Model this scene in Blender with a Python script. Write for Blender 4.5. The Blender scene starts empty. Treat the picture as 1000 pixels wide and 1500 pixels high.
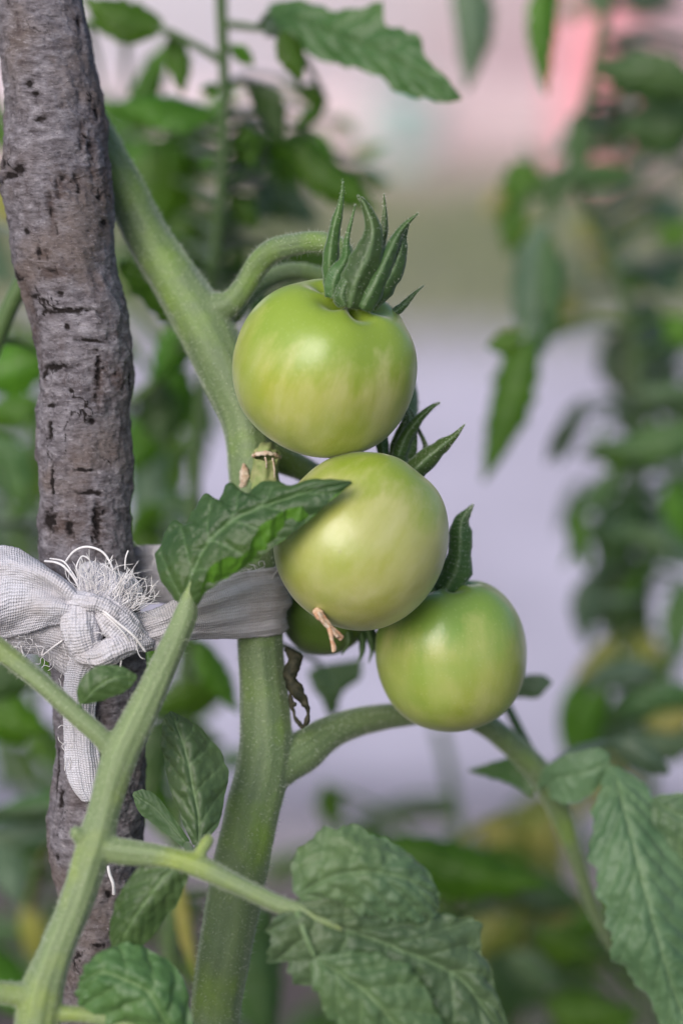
import bpy, math, random
import numpy as np
from mathutils import Vector, Matrix

random.seed(7)
rng = np.random.default_rng(7)

# ------------------------------------------------------------------ camera
SC = bpy.context.scene
COL = SC.collection
S = 0.00015                       # metres that one photo pixel covers at the focus distance
LENS, SENS = 85.0, 24.0
D0 = 1000 * S * LENS / SENS       # 0.531 m to the fruit
U0 = D0 / S
PITCH = math.radians(15)
CAM = np.array([0.0, 0.0, 0.9])
FW = np.array([0, math.cos(PITCH), -math.sin(PITCH)])
UP = np.array([0, math.sin(PITCH), math.cos(PITCH)])
RT = np.array([1.0, 0, 0])
cd = bpy.data.cameras.new('camera'); cam = bpy.data.objects.new('camera', cd); COL.objects.link(cam)
cam.location = CAM; cam.rotation_euler = (math.pi / 2 - PITCH, 0, 0)
cd.sensor_fit = 'HORIZONTAL'; cd.sensor_width = SENS; cd.lens = LENS
cd.clip_start = 0.02; cd.clip_end = 600
cd.dof.use_dof = True; cd.dof.focus_distance = D0 - 85 * S; cd.dof.aperture_fstop = 4.6
cd.dof.aperture_blades = 0
SC.camera = cam

# ------------------------------------------------------------------ world, sun, exposure
SUN_EL, SUN_AZ = math.radians(34), math.radians(208)     # soft high light, from behind the left shoulder
w = bpy.data.worlds.new('World'); SC.world = w; w.use_nodes = True
wn = w.node_tree.nodes; wl = w.node_tree.links
sky = wn.new('ShaderNodeTexSky'); sky.sky_type = 'NISHITA'; sky.sun_disc = False
sky.sun_elevation = SUN_EL; sky.sun_rotation = SUN_AZ
sky.air_density = 1.0; sky.dust_density = 2.5; sky.ozone_density = 2.2
bg = wn['Background']; bg.inputs['Strength'].default_value = 0.09
wl.new(sky.outputs[0], bg.inputs['Color'])
sl = bpy.data.lights.new('sun', 'SUN'); so = bpy.data.objects.new('sun', sl); COL.objects.link(so)
sl.energy = 1.5; sl.angle = math.radians(45); sl.color = (1.0, 0.95, 0.90)
sdir = Vector((math.sin(SUN_AZ) * math.cos(SUN_EL), math.cos(SUN_AZ) * math.cos(SUN_EL), math.sin(SUN_EL)))
so.rotation_euler = sdir.to_track_quat('Z', 'Y').to_euler()
SC.view_settings.view_transform = 'Standard'; SC.view_settings.look = 'None'
SC.view_settings.gamma = 1.0; SC.view_settings.exposure = 0.76
SC.view_settings.use_curve_mapping = False
SC.cycles.use_denoising = True
SC.cycles.max_bounces = 8; SC.cycles.transmission_bounces = 4; SC.cycles.diffuse_bounces = 4

# ------------------------------------------------------------------ helpers
def P(px, py, d=0.0):
    """point that the photo shows at (px, py), d pixel-units behind the fruit plane"""
    k = (U0 + d) * S
    return CAM + FW * k + RT * ((px - 500) / U0 * k) + UP * ((750 - py) / U0 * k)

def R(r, d=0.0):
    return r * S * (1 + d / U0)

def hsh(ix, iy, iz, seed):
    h = (ix.astype(np.int64) * 73856093) ^ (iy.astype(np.int64) * 19349663) ^ (iz.astype(np.int64) * 83492791) ^ (seed * 2654435761)
    h &= 0xFFFFFFFF
    h = ((h ^ (h >> 15)) * 2246822519) & 0xFFFFFFFF
    h = ((h ^ (h >> 13)) * 3266489917) & 0xFFFFFFFF
    h ^= h >> 16
    return h.astype(np.float64) / 4294967295.0

def vnoise(p, seed=0):
    p = np.asarray(p, float); i = np.floor(p); f = p - i; f = f * f * (3 - 2 * f)
    ix, iy, iz = i[..., 0], i[..., 1], i[..., 2]
    def c(a, b, e): return hsh(ix + a, iy + b, iz + e, seed)
    fx, fy, fz = f[..., 0], f[..., 1], f[..., 2]
    x00 = c(0,0,0)*(1-fx)+c(1,0,0)*fx; x10 = c(0,1,0)*(1-fx)+c(1,1,0)*fx
    x01 = c(0,0,1)*(1-fx)+c(1,0,1)*fx; x11 = c(0,1,1)*(1-fx)+c(1,1,1)*fx
    return ((x00*(1-fy)+x10*fy)*(1-fz)+(x01*(1-fy)+x11*fy)*fz) * 2 - 1

def fbm(p, seed=0, o=4):
    p = np.asarray(p, float); s = 0; a = 1
    for k in range(o):
        s = s + a * vnoise(p, seed + k); p = p * 2.03; a *= 0.5
    return s

def cr(pts, n):
    """Catmull-Rom through rows of any width, n samples, even in index"""
    a = np.asarray(pts, float)
    if len(a) == 2:
        t = np.linspace(0, 1, n)[:, None].reshape((n,) + (1,) * (a.ndim - 1))
        return a[0] * (1 - t) + a[1] * t
    a = np.concatenate([[2 * a[0] - a[1]], a, [2 * a[-1] - a[-2]]])
    m = len(a) - 3
    t = np.linspace(0, m, n); i = np.minimum(t.astype(int), m - 1); f = (t - i).reshape((n,) + (1,) * (a.ndim - 1))
    p0, p1, p2, p3 = a[i], a[i+1], a[i+2], a[i+3]
    return 0.5 * (2*p1 + (p2-p0)*f + (2*p0-5*p1+4*p2-p3)*f*f + (3*p1-p0-3*p2+p3)*f**3)

def link(name, me, mat=None, parent=None, smooth=True):
    o = bpy.data.objects.new(name, me); COL.objects.link(o)
    if mat is not None and not me.materials: me.materials.append(mat)
    if smooth: me.polygons.foreach_set('use_smooth', [True] * len(me.polygons))
    if parent is not None:
        o.parent = parent; o.matrix_parent_inverse = Matrix.Translation(-Vector(parent.location))
    return o

def mesh(name, v, f, attrs=None):
    me = bpy.data.meshes.new(name)
    v = np.asarray(v, np.float32).reshape(-1, 3); f = np.asarray(f, np.int32)
    k = f.shape[1]
    me.vertices.add(len(v)); me.vertices.foreach_set('co', v.ravel())
    me.loops.add(f.size); me.loops.foreach_set('vertex_index', f.ravel())
    me.polygons.add(len(f)); me.polygons.foreach_set('loop_start', np.arange(0, f.size, k, dtype=np.int32))
    me.update(calc_edges=True)
    for key, val in (attrs or {}).items():
        at = me.attributes.new(key, 'FLOAT', 'POINT'); at.data.foreach_set('value', np.asarray(val, np.float32).ravel())
    me.validate()
    return me

def gridfaces(nu, nv, close=False):
    i = np.arange(nu - 1)[:, None]; j = np.arange(nv if close else nv - 1)[None]
    a = i * nv + j; b = i * nv + (j + 1) % nv; c = (i + 1) * nv + (j + 1) % nv; d = (i + 1) * nv + j
    return np.stack([a + 0 * b, b, c, d], -1).reshape(-1, 4)

def tube_arr(pts, rad, n=None, nv=16, capround=True):
    """pts world (k,3), rad (k,) -> verts (n,nv,3), centres, frames"""
    a = np.concatenate([np.asarray(pts, float), np.asarray(rad, float)[:, None]], 1)
    if n is None: n = max(8, len(a) * 10)
    c = cr(a, n); r = np.maximum(c[:, 3], 1e-5); c = c[:, :3]
    if capround:
        L = np.concatenate([[0], np.cumsum(np.linalg.norm(np.diff(c, axis=0), axis=1))])
        for s_, arr in ((0, L), (1, L[-1] - L)):
            rr = r[0] if s_ == 0 else r[-1]
            q = np.clip(1 - arr / max(rr, 1e-6), 0, 1)
            r = r * np.sqrt(np.clip(1 - q * q, 0.0004, 1))
    t = np.gradient(c, axis=0); t /= np.linalg.norm(t, axis=1)[:, None] + 1e-12
    nrm = np.zeros_like(c); ref = np.array([0.13, -1, 0.21]); x = ref - t[0] * ref.dot(t[0]); nrm[0] = x / np.linalg.norm(x)
    for i in range(1, n):
        x = nrm[i-1] - t[i] * nrm[i-1].dot(t[i]); nrm[i] = x / np.linalg.norm(x)
    bn = np.cross(t, nrm)
    th = np.linspace(0, 2 * math.pi, nv, endpoint=False)
    dirs = nrm[:, None] * np.cos(th)[None, :, None] + bn[:, None] * np.sin(th)[None, :, None]
    return c[:, None] + dirs * r[:, None, None], c, r, dirs, th

def close_ends(nu, nv):
    a = list(range(nv)); b = [(nu - 1) * nv + k for k in range(nv)]
    return a[::-1], b

def tube(name, pts, rad, mat, parent, n=None, nv=14, disp=None, cap=True, attrs=None):
    V, c, r, dirs, th = tube_arr(pts, rad, n, nv, cap)
    if disp is not None: V = V + dirs * disp(V, th[None] + 0 * V[..., 0], c)[..., None]
    me = mesh(name, V, gridfaces(len(c), nv, True))
    return link(name, me, mat, parent)

def pxp(pts):
    """list of (px,py,d,r) -> world points, radii"""
    return [P(p[0], p[1], p[2]) for p in pts], [R(p[3], p[2]) for p in pts]

def empty(name, loc, label, cat, group=None):
    o = bpy.data.objects.new(name, None); COL.objects.link(o); o.location = Vector(loc); o.empty_display_size = 0.01
    o['label'] = label; o['category'] = cat
    if group: o['group'] = group
    return o

def tag(o, label, cat, group=None):
    o['label'] = label; o['category'] = cat
    if group: o['group'] = group
    return o

# ------------------------------------------------------------------ materials
def newmat(name):
    m = bpy.data.materials.new(name); m.use_nodes = True
    nt = m.node_tree; return m, nt, nt.nodes, nt.links, nt.nodes['Principled BSDF']

def N(nt, typ, **kw):
    n = nt.nodes.new(typ)
    for k, v in kw.items():
        if k.startswith('i_'): n.inputs[k[2:].replace('_', ' ')].default_value = v
        else: setattr(n, k, v)
    return n

def coords(nt, scale, obj=True):
    tc = N(nt, 'ShaderNodeTexCoord'); mp = N(nt, 'ShaderNodeMapping')
    mp.inputs['Scale'].default_value = scale
    nt.links.new(tc.outputs['Object'], mp.inputs[0]); return mp.outputs[0]

def noise(nt, vec, scale, detail=4, rough=0.55):
    n = N(nt, 'ShaderNodeTexNoise'); n.inputs['Scale'].default_value = scale
    n.inputs['Detail'].default_value = detail; n.inputs['Roughness'].default_value = rough
    nt.links.new(vec, n.inputs['Vector']); return n.outputs['Fac']

def ramp(nt, fac, stops):
    r = N(nt, 'ShaderNodeValToRGB'); e = r.color_ramp.elements
    while len(e) < len(stops): e.new(0.5)
    for k, (p, c) in enumerate(stops):
        e[k].position = p; e[k].color = (*c, 1) if len(c) == 3 else c
    nt.links.new(fac, r.inputs[0]); return r.outputs[0]

def mix(nt, fac, a, b, mode='MIX'):
    m = N(nt, 'ShaderNodeMix', data_type='RGBA', blend_type=mode)
    for sock, v in ((m.inputs[0], fac), (m.inputs[6], a), (m.inputs[7], b)):
        if isinstance(v, (int, float)): sock.default_value = v
        elif isinstance(v, tuple): sock.default_value = (*v, 1)
        else: nt.links.new(v, sock)
    return m.outputs[2]

def math_(nt, op, a, b=None, clamp=False):
    m = N(nt, 'ShaderNodeMath', operation=op, use_clamp=clamp)
    for sock, v in ((m.inputs[0], a), (m.inputs[1], b)):
        if v is None: continue
        if isinstance(v, (int, float)): sock.default_value = v
        else: nt.links.new(v, sock)
    return m.outputs[0]

def attr(nt, name):
    a = N(nt, 'ShaderNodeAttribute', attribute_name=name); return a.outputs['Fac']

def bump(nt, h, dist, strength=1.0, prev=None):
    b = N(nt, 'ShaderNodeBump'); b.inputs['Distance'].default_value = dist; b.inputs['Strength'].default_value = strength
    nt.links.new(h, b.inputs['Height'])
    if prev is not None: nt.links.new(prev, b.inputs['Normal'])
    return b.outputs[0]

def leaf_mat(name, c1, c2, vein, under, transl=0.35, vs=0.75, rough=0.42, sheen=0.2, yellow=None):
    m, nt, n, l, b = newmat(name)
    v = coords(nt, (1, 1, 1))
    n1 = noise(nt, v, 90, 5); n2 = noise(nt, v, 700, 3)
    oi = N(nt, 'ShaderNodeObjectInfo')
    base = mix(nt, ramp(nt, n1, [(0.35, (0, 0, 0)), (0.65, (1, 1, 1))]), c1, c2)
    nb = noise(nt, v, 28, 3)
    base = mix(nt, ramp(nt, nb, [(0.52, (0, 0, 0)), (0.75, (0.55, 0.55, 0.55))]), base, (c2[0] * 1.5, c2[1] * 1.25, c2[2] * 0.6))
    base = mix(nt, math_(nt, 'MULTIPLY', n2, 0.25), base, tuple(min(1, x * 1.8) for x in c2))
    hv = N(nt, 'ShaderNodeHueSaturation'); nt.links.new(base, hv.inputs['Color'])
    nt.links.new(math_(nt, 'ADD', 0.485, math_(nt, 'MULTIPLY', oi.outputs['Random'], 0.03)), hv.inputs['Hue'])
    nt.links.new(math_(nt, 'ADD', 0.56, math_(nt, 'MULTIPLY', oi.outputs['Random'], 0.5)), hv.inputs['Value'])
    base = hv.outputs[0]
    if yellow:
        y = noise(nt, v, 45, 2); base = mix(nt, ramp(nt, y, [(0.45, (0, 0, 0)), (0.6, (1, 1, 1))]), base, yellow)
    base = mix(nt, math_(nt, 'MULTIPLY', attr(nt, 'vein'), vs), base, vein)
    g = N(nt, 'ShaderNodeNewGeometry')
    col = mix(nt, g.outputs['Backfacing'], base, under)
    l.new(col, b.inputs['Base Color']); b.inputs['Roughness'].default_value = rough
    b.inputs['Specular IOR Level'].default_value = 0.4
    b.inputs['Sheen Weight'].default_value = sheen * 0.5; b.inputs['Sheen Roughness'].default_value = 0.4
    b.inputs['Sheen Tint'].default_value = (0.85, 0.95, 0.85, 1)
    vo = N(nt, 'ShaderNodeTexVoronoi', feature='SMOOTH_F1'); vo.inputs['Scale'].default_value = 620; l.new(v, vo.inputs['Vector'])
    l.new(bump(nt, vo.outputs['Distance'], 0.0003, 0.8, bump(nt, n2, 0.00025, 0.7)), b.inputs['Normal'])
    tr = N(nt, 'ShaderNodeBsdfTranslucent')
    l.new(mix(nt, 0.6, col, (0.16, 0.34, 0.02), 'MIX'), tr.inputs['Color'])
    ms = N(nt, 'ShaderNodeMixShader'); ms.inputs[0].default_value = transl
    l.new(b.outputs[0], ms.inputs[1]); l.new(tr.outputs[0], ms.inputs[2]); l.new(ms.outputs[0], n['Material Output'].inputs[0])
    return m

M = {}
M['leaf'] = leaf_mat('leaf_green', (0.055, 0.125, 0.04), (0.10, 0.19, 0.065), (0.17, 0.27, 0.11), (0.15, 0.26, 0.11), 0.22)
M['leaf_fold'] = leaf_mat('leaf_folded_green', (0.035, 0.095, 0.03), (0.07, 0.15, 0.05), (0.13, 0.22, 0.09), (0.085, 0.21, 0.02), 0.25)  # underside colour made vivid to carry light passing through the blade
M['leaf_pale'] = leaf_mat('leaf_pale_green', (0.075, 0.145, 0.06), (0.125, 0.21, 0.09), (0.20, 0.30, 0.14), (0.17, 0.27, 0.12), 0.25, sheen=0.4)
M['leaf_dull'] = leaf_mat('leaf_bluish_green', (0.062, 0.12, 0.055), (0.115, 0.19, 0.095), (0.17, 0.26, 0.13), (0.15, 0.25, 0.12), 0.2, sheen=0.5, vs=0.6, rough=0.48)
M['leaf_far'] = leaf_mat('leaf_mid_green', (0.055, 0.15, 0.010), (0.10, 0.24, 0.018), (0.12, 0.24, 0.04), (0.12, 0.23, 0.05), 0.42, sheen=0.05)
M['leaf_dark'] = leaf_mat('leaf_dark_green', (0.045, 0.105, 0.03), (0.075, 0.15, 0.048), (0.09, 0.15, 0.06), (0.09, 0.16, 0.08), 0.25)
M['leaf_blue'] = leaf_mat('leaf_grey_green', (0.07, 0.13, 0.075), (0.12, 0.19, 0.12), (0.16, 0.22, 0.16), (0.15, 0.22, 0.16), 0.2)
M['leaf_yellow'] = leaf_mat('leaf_yellowing', (0.22, 0.29, 0.05), (0.36, 0.38, 0.09), (0.30, 0.33, 0.10), (0.28, 0.32, 0.12), 0.3, yellow=(0.38, 0.33, 0.09))

def stem_mat(name, c1, c2, c3, streak=True):
    m, nt, n, l, b = newmat(name)
    al, an = attr(nt, 'along'), attr(nt, 'ang')
    cv = N(nt, 'ShaderNodeCombineXYZ'); l.new(math_(nt, 'MULTIPLY', al, 14.0), cv.inputs[0]); l.new(math_(nt, 'MULTIPLY', an, 2.2), cv.inputs[1])
    st = noise(nt, cv.outputs[0], 1.0, 4)
    v = coords(nt, (1, 1, 1)); n1 = noise(nt, v, 60, 4); n2 = noise(nt, v, 1500, 3)
    base = mix(nt, ramp(nt, st, [(0.35, (0, 0, 0)), (0.66, (1, 1, 1))]), c1, c2)
    base = mix(nt, ramp(nt, n1, [(0.5, (0, 0, 0)), (0.7, (1, 1, 1))]), base, c3)
    sp = ramp(nt, n2, [(0.62, (0, 0, 0)), (0.72, (1, 1, 1))])
    base = mix(nt, math_(nt, 'MULTIPLY', sp, 0.35), base, (0.45, 0.5, 0.32))
    l.new(base, b.inputs['Base Color']); b.inputs['Roughness'].default_value = 0.5
    b.inputs['Specular IOR Level'].default_value = 0.3
    b.inputs['Sheen Weight'].default_value = 0.6; b.inputs['Sheen Roughness'].default_value = 0.35
    b.inputs['Sheen Tint'].default_value = (0.85, 0.95, 0.8, 1)
    b.inputs['Subsurface Weight'].default_value = 0.15; b.inputs['Subsurface Radius'].default_value = (0.5, 1.0, 0.3)
    b.inputs['Subsurface Scale'].default_value = 0.002
    l.new(bump(nt, n2, 0.0002, 0.9, bump(nt, st, 0.0002, 0.5)), b.inputs['Normal'])
    return m
M['stem'] = stem_mat('stem_green', (0.105, 0.155, 0.07), (0.16, 0.22, 0.10), (0.16, 0.25, 0.05))
M['shoot'] = stem_mat('shoot_pale_green', (0.145, 0.20, 0.09), (0.21, 0.275, 0.13), (0.24, 0.31, 0.07))
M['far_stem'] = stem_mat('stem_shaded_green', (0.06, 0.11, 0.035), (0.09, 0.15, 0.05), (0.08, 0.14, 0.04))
M['sepal'] = leaf_mat('sepal_green', (0.04, 0.09, 0.025), (0.075, 0.145, 0.045), (0.16, 0.25, 0.11), (0.17, 0.26, 0.11), 0.2, sheen=0.5)

def hair_mat():
    m, nt, n, l, b = newmat('plant_hair'); b.inputs['Base Color'].default_value = (0.75, 0.80, 0.66, 1); b.inputs['Roughness'].default_value = 0.4
    b.inputs['Transmission Weight'].default_value = 0.3
    return m
M['hair'] = hair_mat()

def tomato_mat(name, pale, mid, green, seed):
    m, nt, n, l, b = newmat(name)
    tc = N(nt, 'ShaderNodeTexCoord'); mp = N(nt, 'ShaderNodeMapping'); mp.inputs['Location'].default_value = (seed, seed * 2.1, seed * .7)
    l.new(tc.outputs['Object'], mp.inputs[0]); v = mp.outputs[0]
    mp2 = N(nt, 'ShaderNodeMapping'); mp2.inputs['Scale'].default_value = (1, 1, 0.28); mp2.inputs['Location'].default_value = (seed * 3, seed, 0)
    l.new(tc.outputs['Object'], mp2.inputs[0])
    streak = noise(nt, mp2.outputs[0], 120, 4, 0.65); blot = noise(nt, v, 42, 3)
    pol = attr(nt, 'pol')                            # 0 at the blossom end .. 1 at the stalk
    s1 = ramp(nt, streak, [(0.36, (0, 0, 0)), (0.66, (1, 1, 1))])
    base = mix(nt, s1, pale, mid)
    base = mix(nt, math_(nt, 'MULTIPLY', ramp(nt, blot, [(0.46, (0, 0, 0)), (0.66, (1, 1, 1))]), 0.6), base, green)
    sh = math_(nt, 'ADD', pol, math_(nt, 'MULTIPLY', math_(nt, 'SUBTRACT', streak, 0.5), 0.75))
    base = mix(nt, ramp(nt, sh, [(0.58, (0, 0, 0)), (0.80, (0.95, 0.95, 0.95))]), base, green)
    sp = N(nt, 'ShaderNodeTexVoronoi'); sp.inputs['Scale'].default_value = 900; l.new(v, sp.inputs['Vector'])
    base = mix(nt, math_(nt, 'MULTIPLY', ramp(nt, sp.outputs['Distance'], [(0.10, (1, 1, 1)), (0.26, (0, 0, 0))]), 0.09), base, (0.62, 0.66, 0.40))
    fr = noise(nt, v, 260, 3)
    dk = N(nt, 'ShaderNodeTexVoronoi'); dk.inputs['Scale'].default_value = 95; l.new(v, dk.inputs['Vector'])
    base = mix(nt, math_(nt, 'MULTIPLY', ramp(nt, dk.outputs['Distance'], [(0.02, (1, 1, 1)), (0.04, (0, 0, 0))]), 0.3), base, (0.15, 0.10, 0.04))
    l.new(base, b.inputs['Base Color'])
    l.new(math_(nt, 'ADD', 0.23, math_(nt, 'MULTIPLY', fr, 0.2)), b.inputs['Roughness'])
    b.inputs['Specular IOR Level'].default_value = 0.6
    b.inputs['Subsurface Weight'].default_value = 0.25; b.inputs['Subsurface Radius'].default_value = (0.8, 1.0, 0.35)
    b.inputs['Subsurface Scale'].default_value = 0.004
    b.inputs['Coat Weight'].default_value = 0.15; b.inputs['Coat Roughness'].default_value = 0.35
    b.inputs['Sheen Weight'].default_value = 0.22; b.inputs['Sheen Roughness'].default_value = 0.3
    l.new(bump(nt, fr, 0.00025, 0.35, bump(nt, noise(nt, v, 1400, 2), 0.00008, 0.5)), b.inputs['Normal'])
    return m

def bark_mat():
    m, nt, n, l, b = newmat('grey_bark')
    v = coords(nt, (1, 1, 1)); vh = coords(nt, (1, 1, 2.6)); vv = coords(nt, (1, 1, 0.3))
    a = noise(nt, vh, 260, 6, 0.7); f = noise(nt, vh, 800, 4, 0.75); big = noise(nt, v, 55, 4); vert = noise(nt, vv, 330, 5, 0.7)
    base = ramp(nt, a, [(0.32, (0.075, 0.064, 0.072)), (0.46, (0.145, 0.130, 0.145)), (0.57, (0.215, 0.198, 0.22)), (0.72, (0.36, 0.335, 0.365))])
    base = mix(nt, ramp(nt, big, [(0.48, (0, 0, 0)), (0.62, (0.65, 0.65, 0.65))]), base, (0.15, 0.115, 0.10), 'MIX')
    base = mix(nt, ramp(nt, vert, [(0.28, (0.8, 0.8, 0.8)), (0.40, (0, 0, 0))]), base, (0.07, 0.05, 0.05))
    base = mix(nt, ramp(nt, f, [(0.34, (0.75, 0.75, 0.75)), (0.43, (0, 0, 0))]), base, (0.055, 0.045, 0.055))
    base = mix(nt, ramp(nt, f, [(0.58, (0, 0, 0)), (0.70, (0.5, 0.5, 0.5))]), base, (0.52, 0.48, 0.51))
    base = mix(nt, attr(nt, 'brown'), base, (0.07, 0.042, 0.032))
    base = mix(nt, ramp(nt, attr(nt, 'crack'), [(0.15, (0, 0, 0)), (0.65, (1, 1, 1))]), base, (0.016, 0.012, 0.012))
    l.new(base, b.inputs['Base Color']); b.inputs['Roughness'].default_value = 0.85
    b.inputs['Specular IOR Level'].default_value = 0.2
    l.new(bump(nt, f, 0.0005, 0.8, bump(nt, a, 0.0008, 0.8)), b.inputs['Normal'])
    return m
M['bark'] = bark_mat()

def cloth_mat(name, col, freq=5400.0):
    m, nt, n, l, b = newmat(name)
    u, vv = attr(nt, 'cu'), attr(nt, 'cv')
    v = coords(nt, (1, 1, 1)); wob = noise(nt, v, 250, 3)
    uu = math_(nt, 'SINE', math_(nt, 'ADD', math_(nt, 'MULTIPLY', u, freq * 2.2), math_(nt, 'MULTIPLY', wob, 7.0)))
    ww = math_(nt, 'SINE', math_(nt, 'ADD', math_(nt, 'MULTIPLY', vv, freq * 1.9), math_(nt, 'MULTIPLY', wob, 7.0)))
    weave = math_(nt, 'MULTIPLY', math_(nt, 'ADD', uu, ww), 0.25)
    weave = math_(nt, 'ADD', weave, 0.5)
    slub = noise(nt, v, 900, 4, 0.7)
    base = mix(nt, ramp(nt, weave, [(0.08, (0.75, 0.75, 0.75)), (0.5, (0, 0, 0))]), col, tuple(x * 0.72 for x in col))
    base = mix(nt, ramp(nt, noise(nt, v, 120, 4), [(0.4, (0, 0, 0)), (0.72, (0.7, 0.7, 0.7))]), base, tuple(x * y for x, y in zip(col, (0.74, 0.68, 0.62))))
    base = mix(nt, ramp(nt, slub, [(0.3, (0.5, 0.5, 0.5)), (0.5, (0, 0, 0))]), base, tuple(x * 0.7 for x in col))
    l.new(base, b.inputs['Base Color']); b.inputs['Roughness'].default_value = 0.9
    b.inputs['Specular IOR Level'].default_value = 0.1; b.inputs['Sheen Weight'].default_value = 0.2
    l.new(bump(nt, weave, 0.00028, 0.9, bump(nt, slub, 0.0003, 0.8)), b.inputs['Normal'])
    tr = N(nt, 'ShaderNodeBsdfTranslucent'); l.new(base, tr.inputs['Color'])
    ms = N(nt, 'ShaderNodeMixShader'); ms.inputs[0].default_value = 0.2
    l.new(b.outputs[0], ms.inputs[1]); l.new(tr.outputs[0], ms.inputs[2]); l.new(ms.outputs[0], n['Material Output'].inputs[0])
    return m
M['cloth'] = cloth_mat('white_gauze', (0.76, 0.75, 0.83))
M['cloth_grey'] = cloth_mat('grey_gauze', (0.63, 0.61, 0.66))  # greyer copy of the gauze, for the loop and the under end

def plain(name, c1, c2, scale, rough=0.8, bumpd=0.0, detail=5, stops=(0.35, 0.65)):
    m, nt, n, l, b = newmat(name); v = coords(nt, (1, 1, 1)); f = noise(nt, v, scale, detail, 0.6)
    l.new(mix(nt, ramp(nt, f, [(stops[0], (0, 0, 0)), (stops[1], (1, 1, 1))]), c1, c2), b.inputs['Base Color'])
    b.inputs['Roughness'].default_value = rough; b.inputs['Specular IOR Level'].default_value = 0.25
    if bumpd: l.new(bump(nt, noise(nt, v, scale * 3, 4), bumpd, 0.8), b.inputs['Normal'])
    return m
M['thread'] = plain('white_thread', (0.66, 0.63, 0.64), (0.80, 0.78, 0.80), 400)
M['dry'] = plain('dry_tan_petal', (0.45, 0.22, 0.12), (0.66, 0.50, 0.36), 900, 0.7, 0.0002)
M['dry_dark'] = plain('withered_dark', (0.015, 0.018, 0.010), (0.055, 0.05, 0.03), 700, 0.7, 0.0002)
M['cut'] = plain('cut_stalk', (0.22, 0.30, 0.10), (0.33, 0.33, 0.16), 300, 0.6, 0.0002)
M['cut_end'] = plain('callus_brown', (0.36, 0.22, 0.13), (0.66, 0.57, 0.47), 600, 0.75, 0.0004)

# ------------------------------------------------------------------ the place behind: ground, path, wall
def sheet(name, x0, x1, y0, y1, z, m, nx=2, ny=2, amp=0.0, fr=3.0, seed=3):
    xs = np.linspace(x0, x1, nx); ys = np.linspace(y0, y1, ny); X, Y = np.meshgrid(xs, ys, indexing='ij')
    Z = z + (amp * fbm(np.stack([X * fr, Y * fr, 0 * X], -1), seed) if amp else 0 * X)
    # orientation: up
    f = gridfaces(nx, ny)[:, ::-1]
    o = link(name, mesh(name, np.stack([X, Y, Z], -1), f), m); o['kind'] = 'structure'; return o
M['soil'] = plain('dark_soil', (0.055, 0.042, 0.040), (0.15, 0.125, 0.12), 22, 0.95, 0.02)
M['concrete'] = plain('pale_concrete', (0.40, 0.37, 0.435), (0.60, 0.555, 0.65), 1.9, 0.9, 0.004, 7, (0.36, 0.62))
M['turf'] = plain('dull_turf', (0.12, 0.16, 0.08), (0.30, 0.28, 0.22), 1.6, 0.95, 0.01)
M['dust'] = plain('pinkish_dry_earth', (0.38, 0.31, 0.30), (0.50, 0.41, 0.40), 3, 0.95, 0.01)
M['kerb'] = plain('grey_kerb_stone', (0.19, 0.175, 0.21), (0.27, 0.25, 0.29), 30, 0.9, 0.003)
sheet('ground', -150, 150, -60, 300, -0.008, M['soil'], 2, 2)
sheet('soil_bed', -4, 4, -1.5, 2.05, 0.0, M['soil'], 120, 60, 0.012, 9)
sheet('concrete_path', -8, 8, 2.17, 4.70, 0.02, M['concrete'])
sheet('turf_verge', -12, 12, 4.70, 6.75, 0.012, M['turf'], 60, 20, 0.01)
sheet('dry_earth_strip', -12, 12, 6.75, 8.2, 0.006, M['dust'])
def box(name, lo, hi, m, parent=None, bev=0.0):
    x0, y0, z0 = lo; x1, y1, z1 = hi
    v = [(x, y, z) for x in (x0, x1) for y in (y0, y1) for z in (z0, z1)]
    f = [(0, 1, 3, 2), (4, 6, 7, 5), (0, 4, 5, 1), (2, 3, 7, 6), (0, 2, 6, 4), (1, 5, 7, 3)]
    o = link(name, mesh(name, v, f), m, parent, smooth=False)
    if bev:
        bm = o.modifiers.new('bevel', 'BEVEL'); bm.width = bev; bm.segments = 2
    return o
kb = empty('kerb', (0, 2.11, 0), 'low dark grey stone kerb along the near edge of the pale path', 'kerb')
for k in range(9):
    x0 = -2.7 + k * 0.6
    box('kerb_stone', (x0 + 0.004, 2.05, -0.01), (x0 + 0.596, 2.168, 0.05 + 0.003 * math.sin(k * 2.1)), M['kerb'], kb, 0.008)

def wall_mat():
    m, nt, n, l, b = newmat('painted_plaster'); v = coords(nt, (1, 1, 1))
    sx = N(nt, 'ShaderNodeSeparateXYZ'); l.new(v, sx.inputs[0])
    x = math_(nt, 'ADD', math_(nt, 'MULTIPLY', sx.outputs[0], 0.55), math_(nt, 'MULTIPLY', noise(nt, v, 2.2, 4), 0.7))
    c = ramp(nt, x, [(0.2, (0.82, 0.83, 0.94)), (0.5, (0.88, 0.81, 0.87)), (0.9, (0.88, 0.68, 0.75))])
    g = noise(nt, v, 1.6, 5); c = mix(nt, ramp(nt, g, [(0.5, (0, 0, 0)), (0.8, (0.3, 0.3, 0.3))]), c, (0.70, 0.60, 0.62))
    l.new(c, b.inputs['Base Color']); b.inputs['Roughness'].default_value = 0.85
    l.new(bump(nt, noise(nt, v, 120, 4), 0.002, 0.5), b.inputs['Normal'])
    return m
house = empty('house', (0, 8.2, 0), 'pale pink and white plastered house wall far behind the plants', 'house')
M['wall'] = wall_mat()
M['plinth'] = plain('dusty_pink_plinth', (0.60, 0.48, 0.50), (0.72, 0.60, 0.63), 3, 0.9, 0.004)
box('wall', (-5, 8.2, 0.16), (5, 8.45, 3.0), M['wall'], house)
box('plinth', (-5, 8.165, 0.0), (5, 8.45, 0.158), M['plinth'], house, 0.01)
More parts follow.
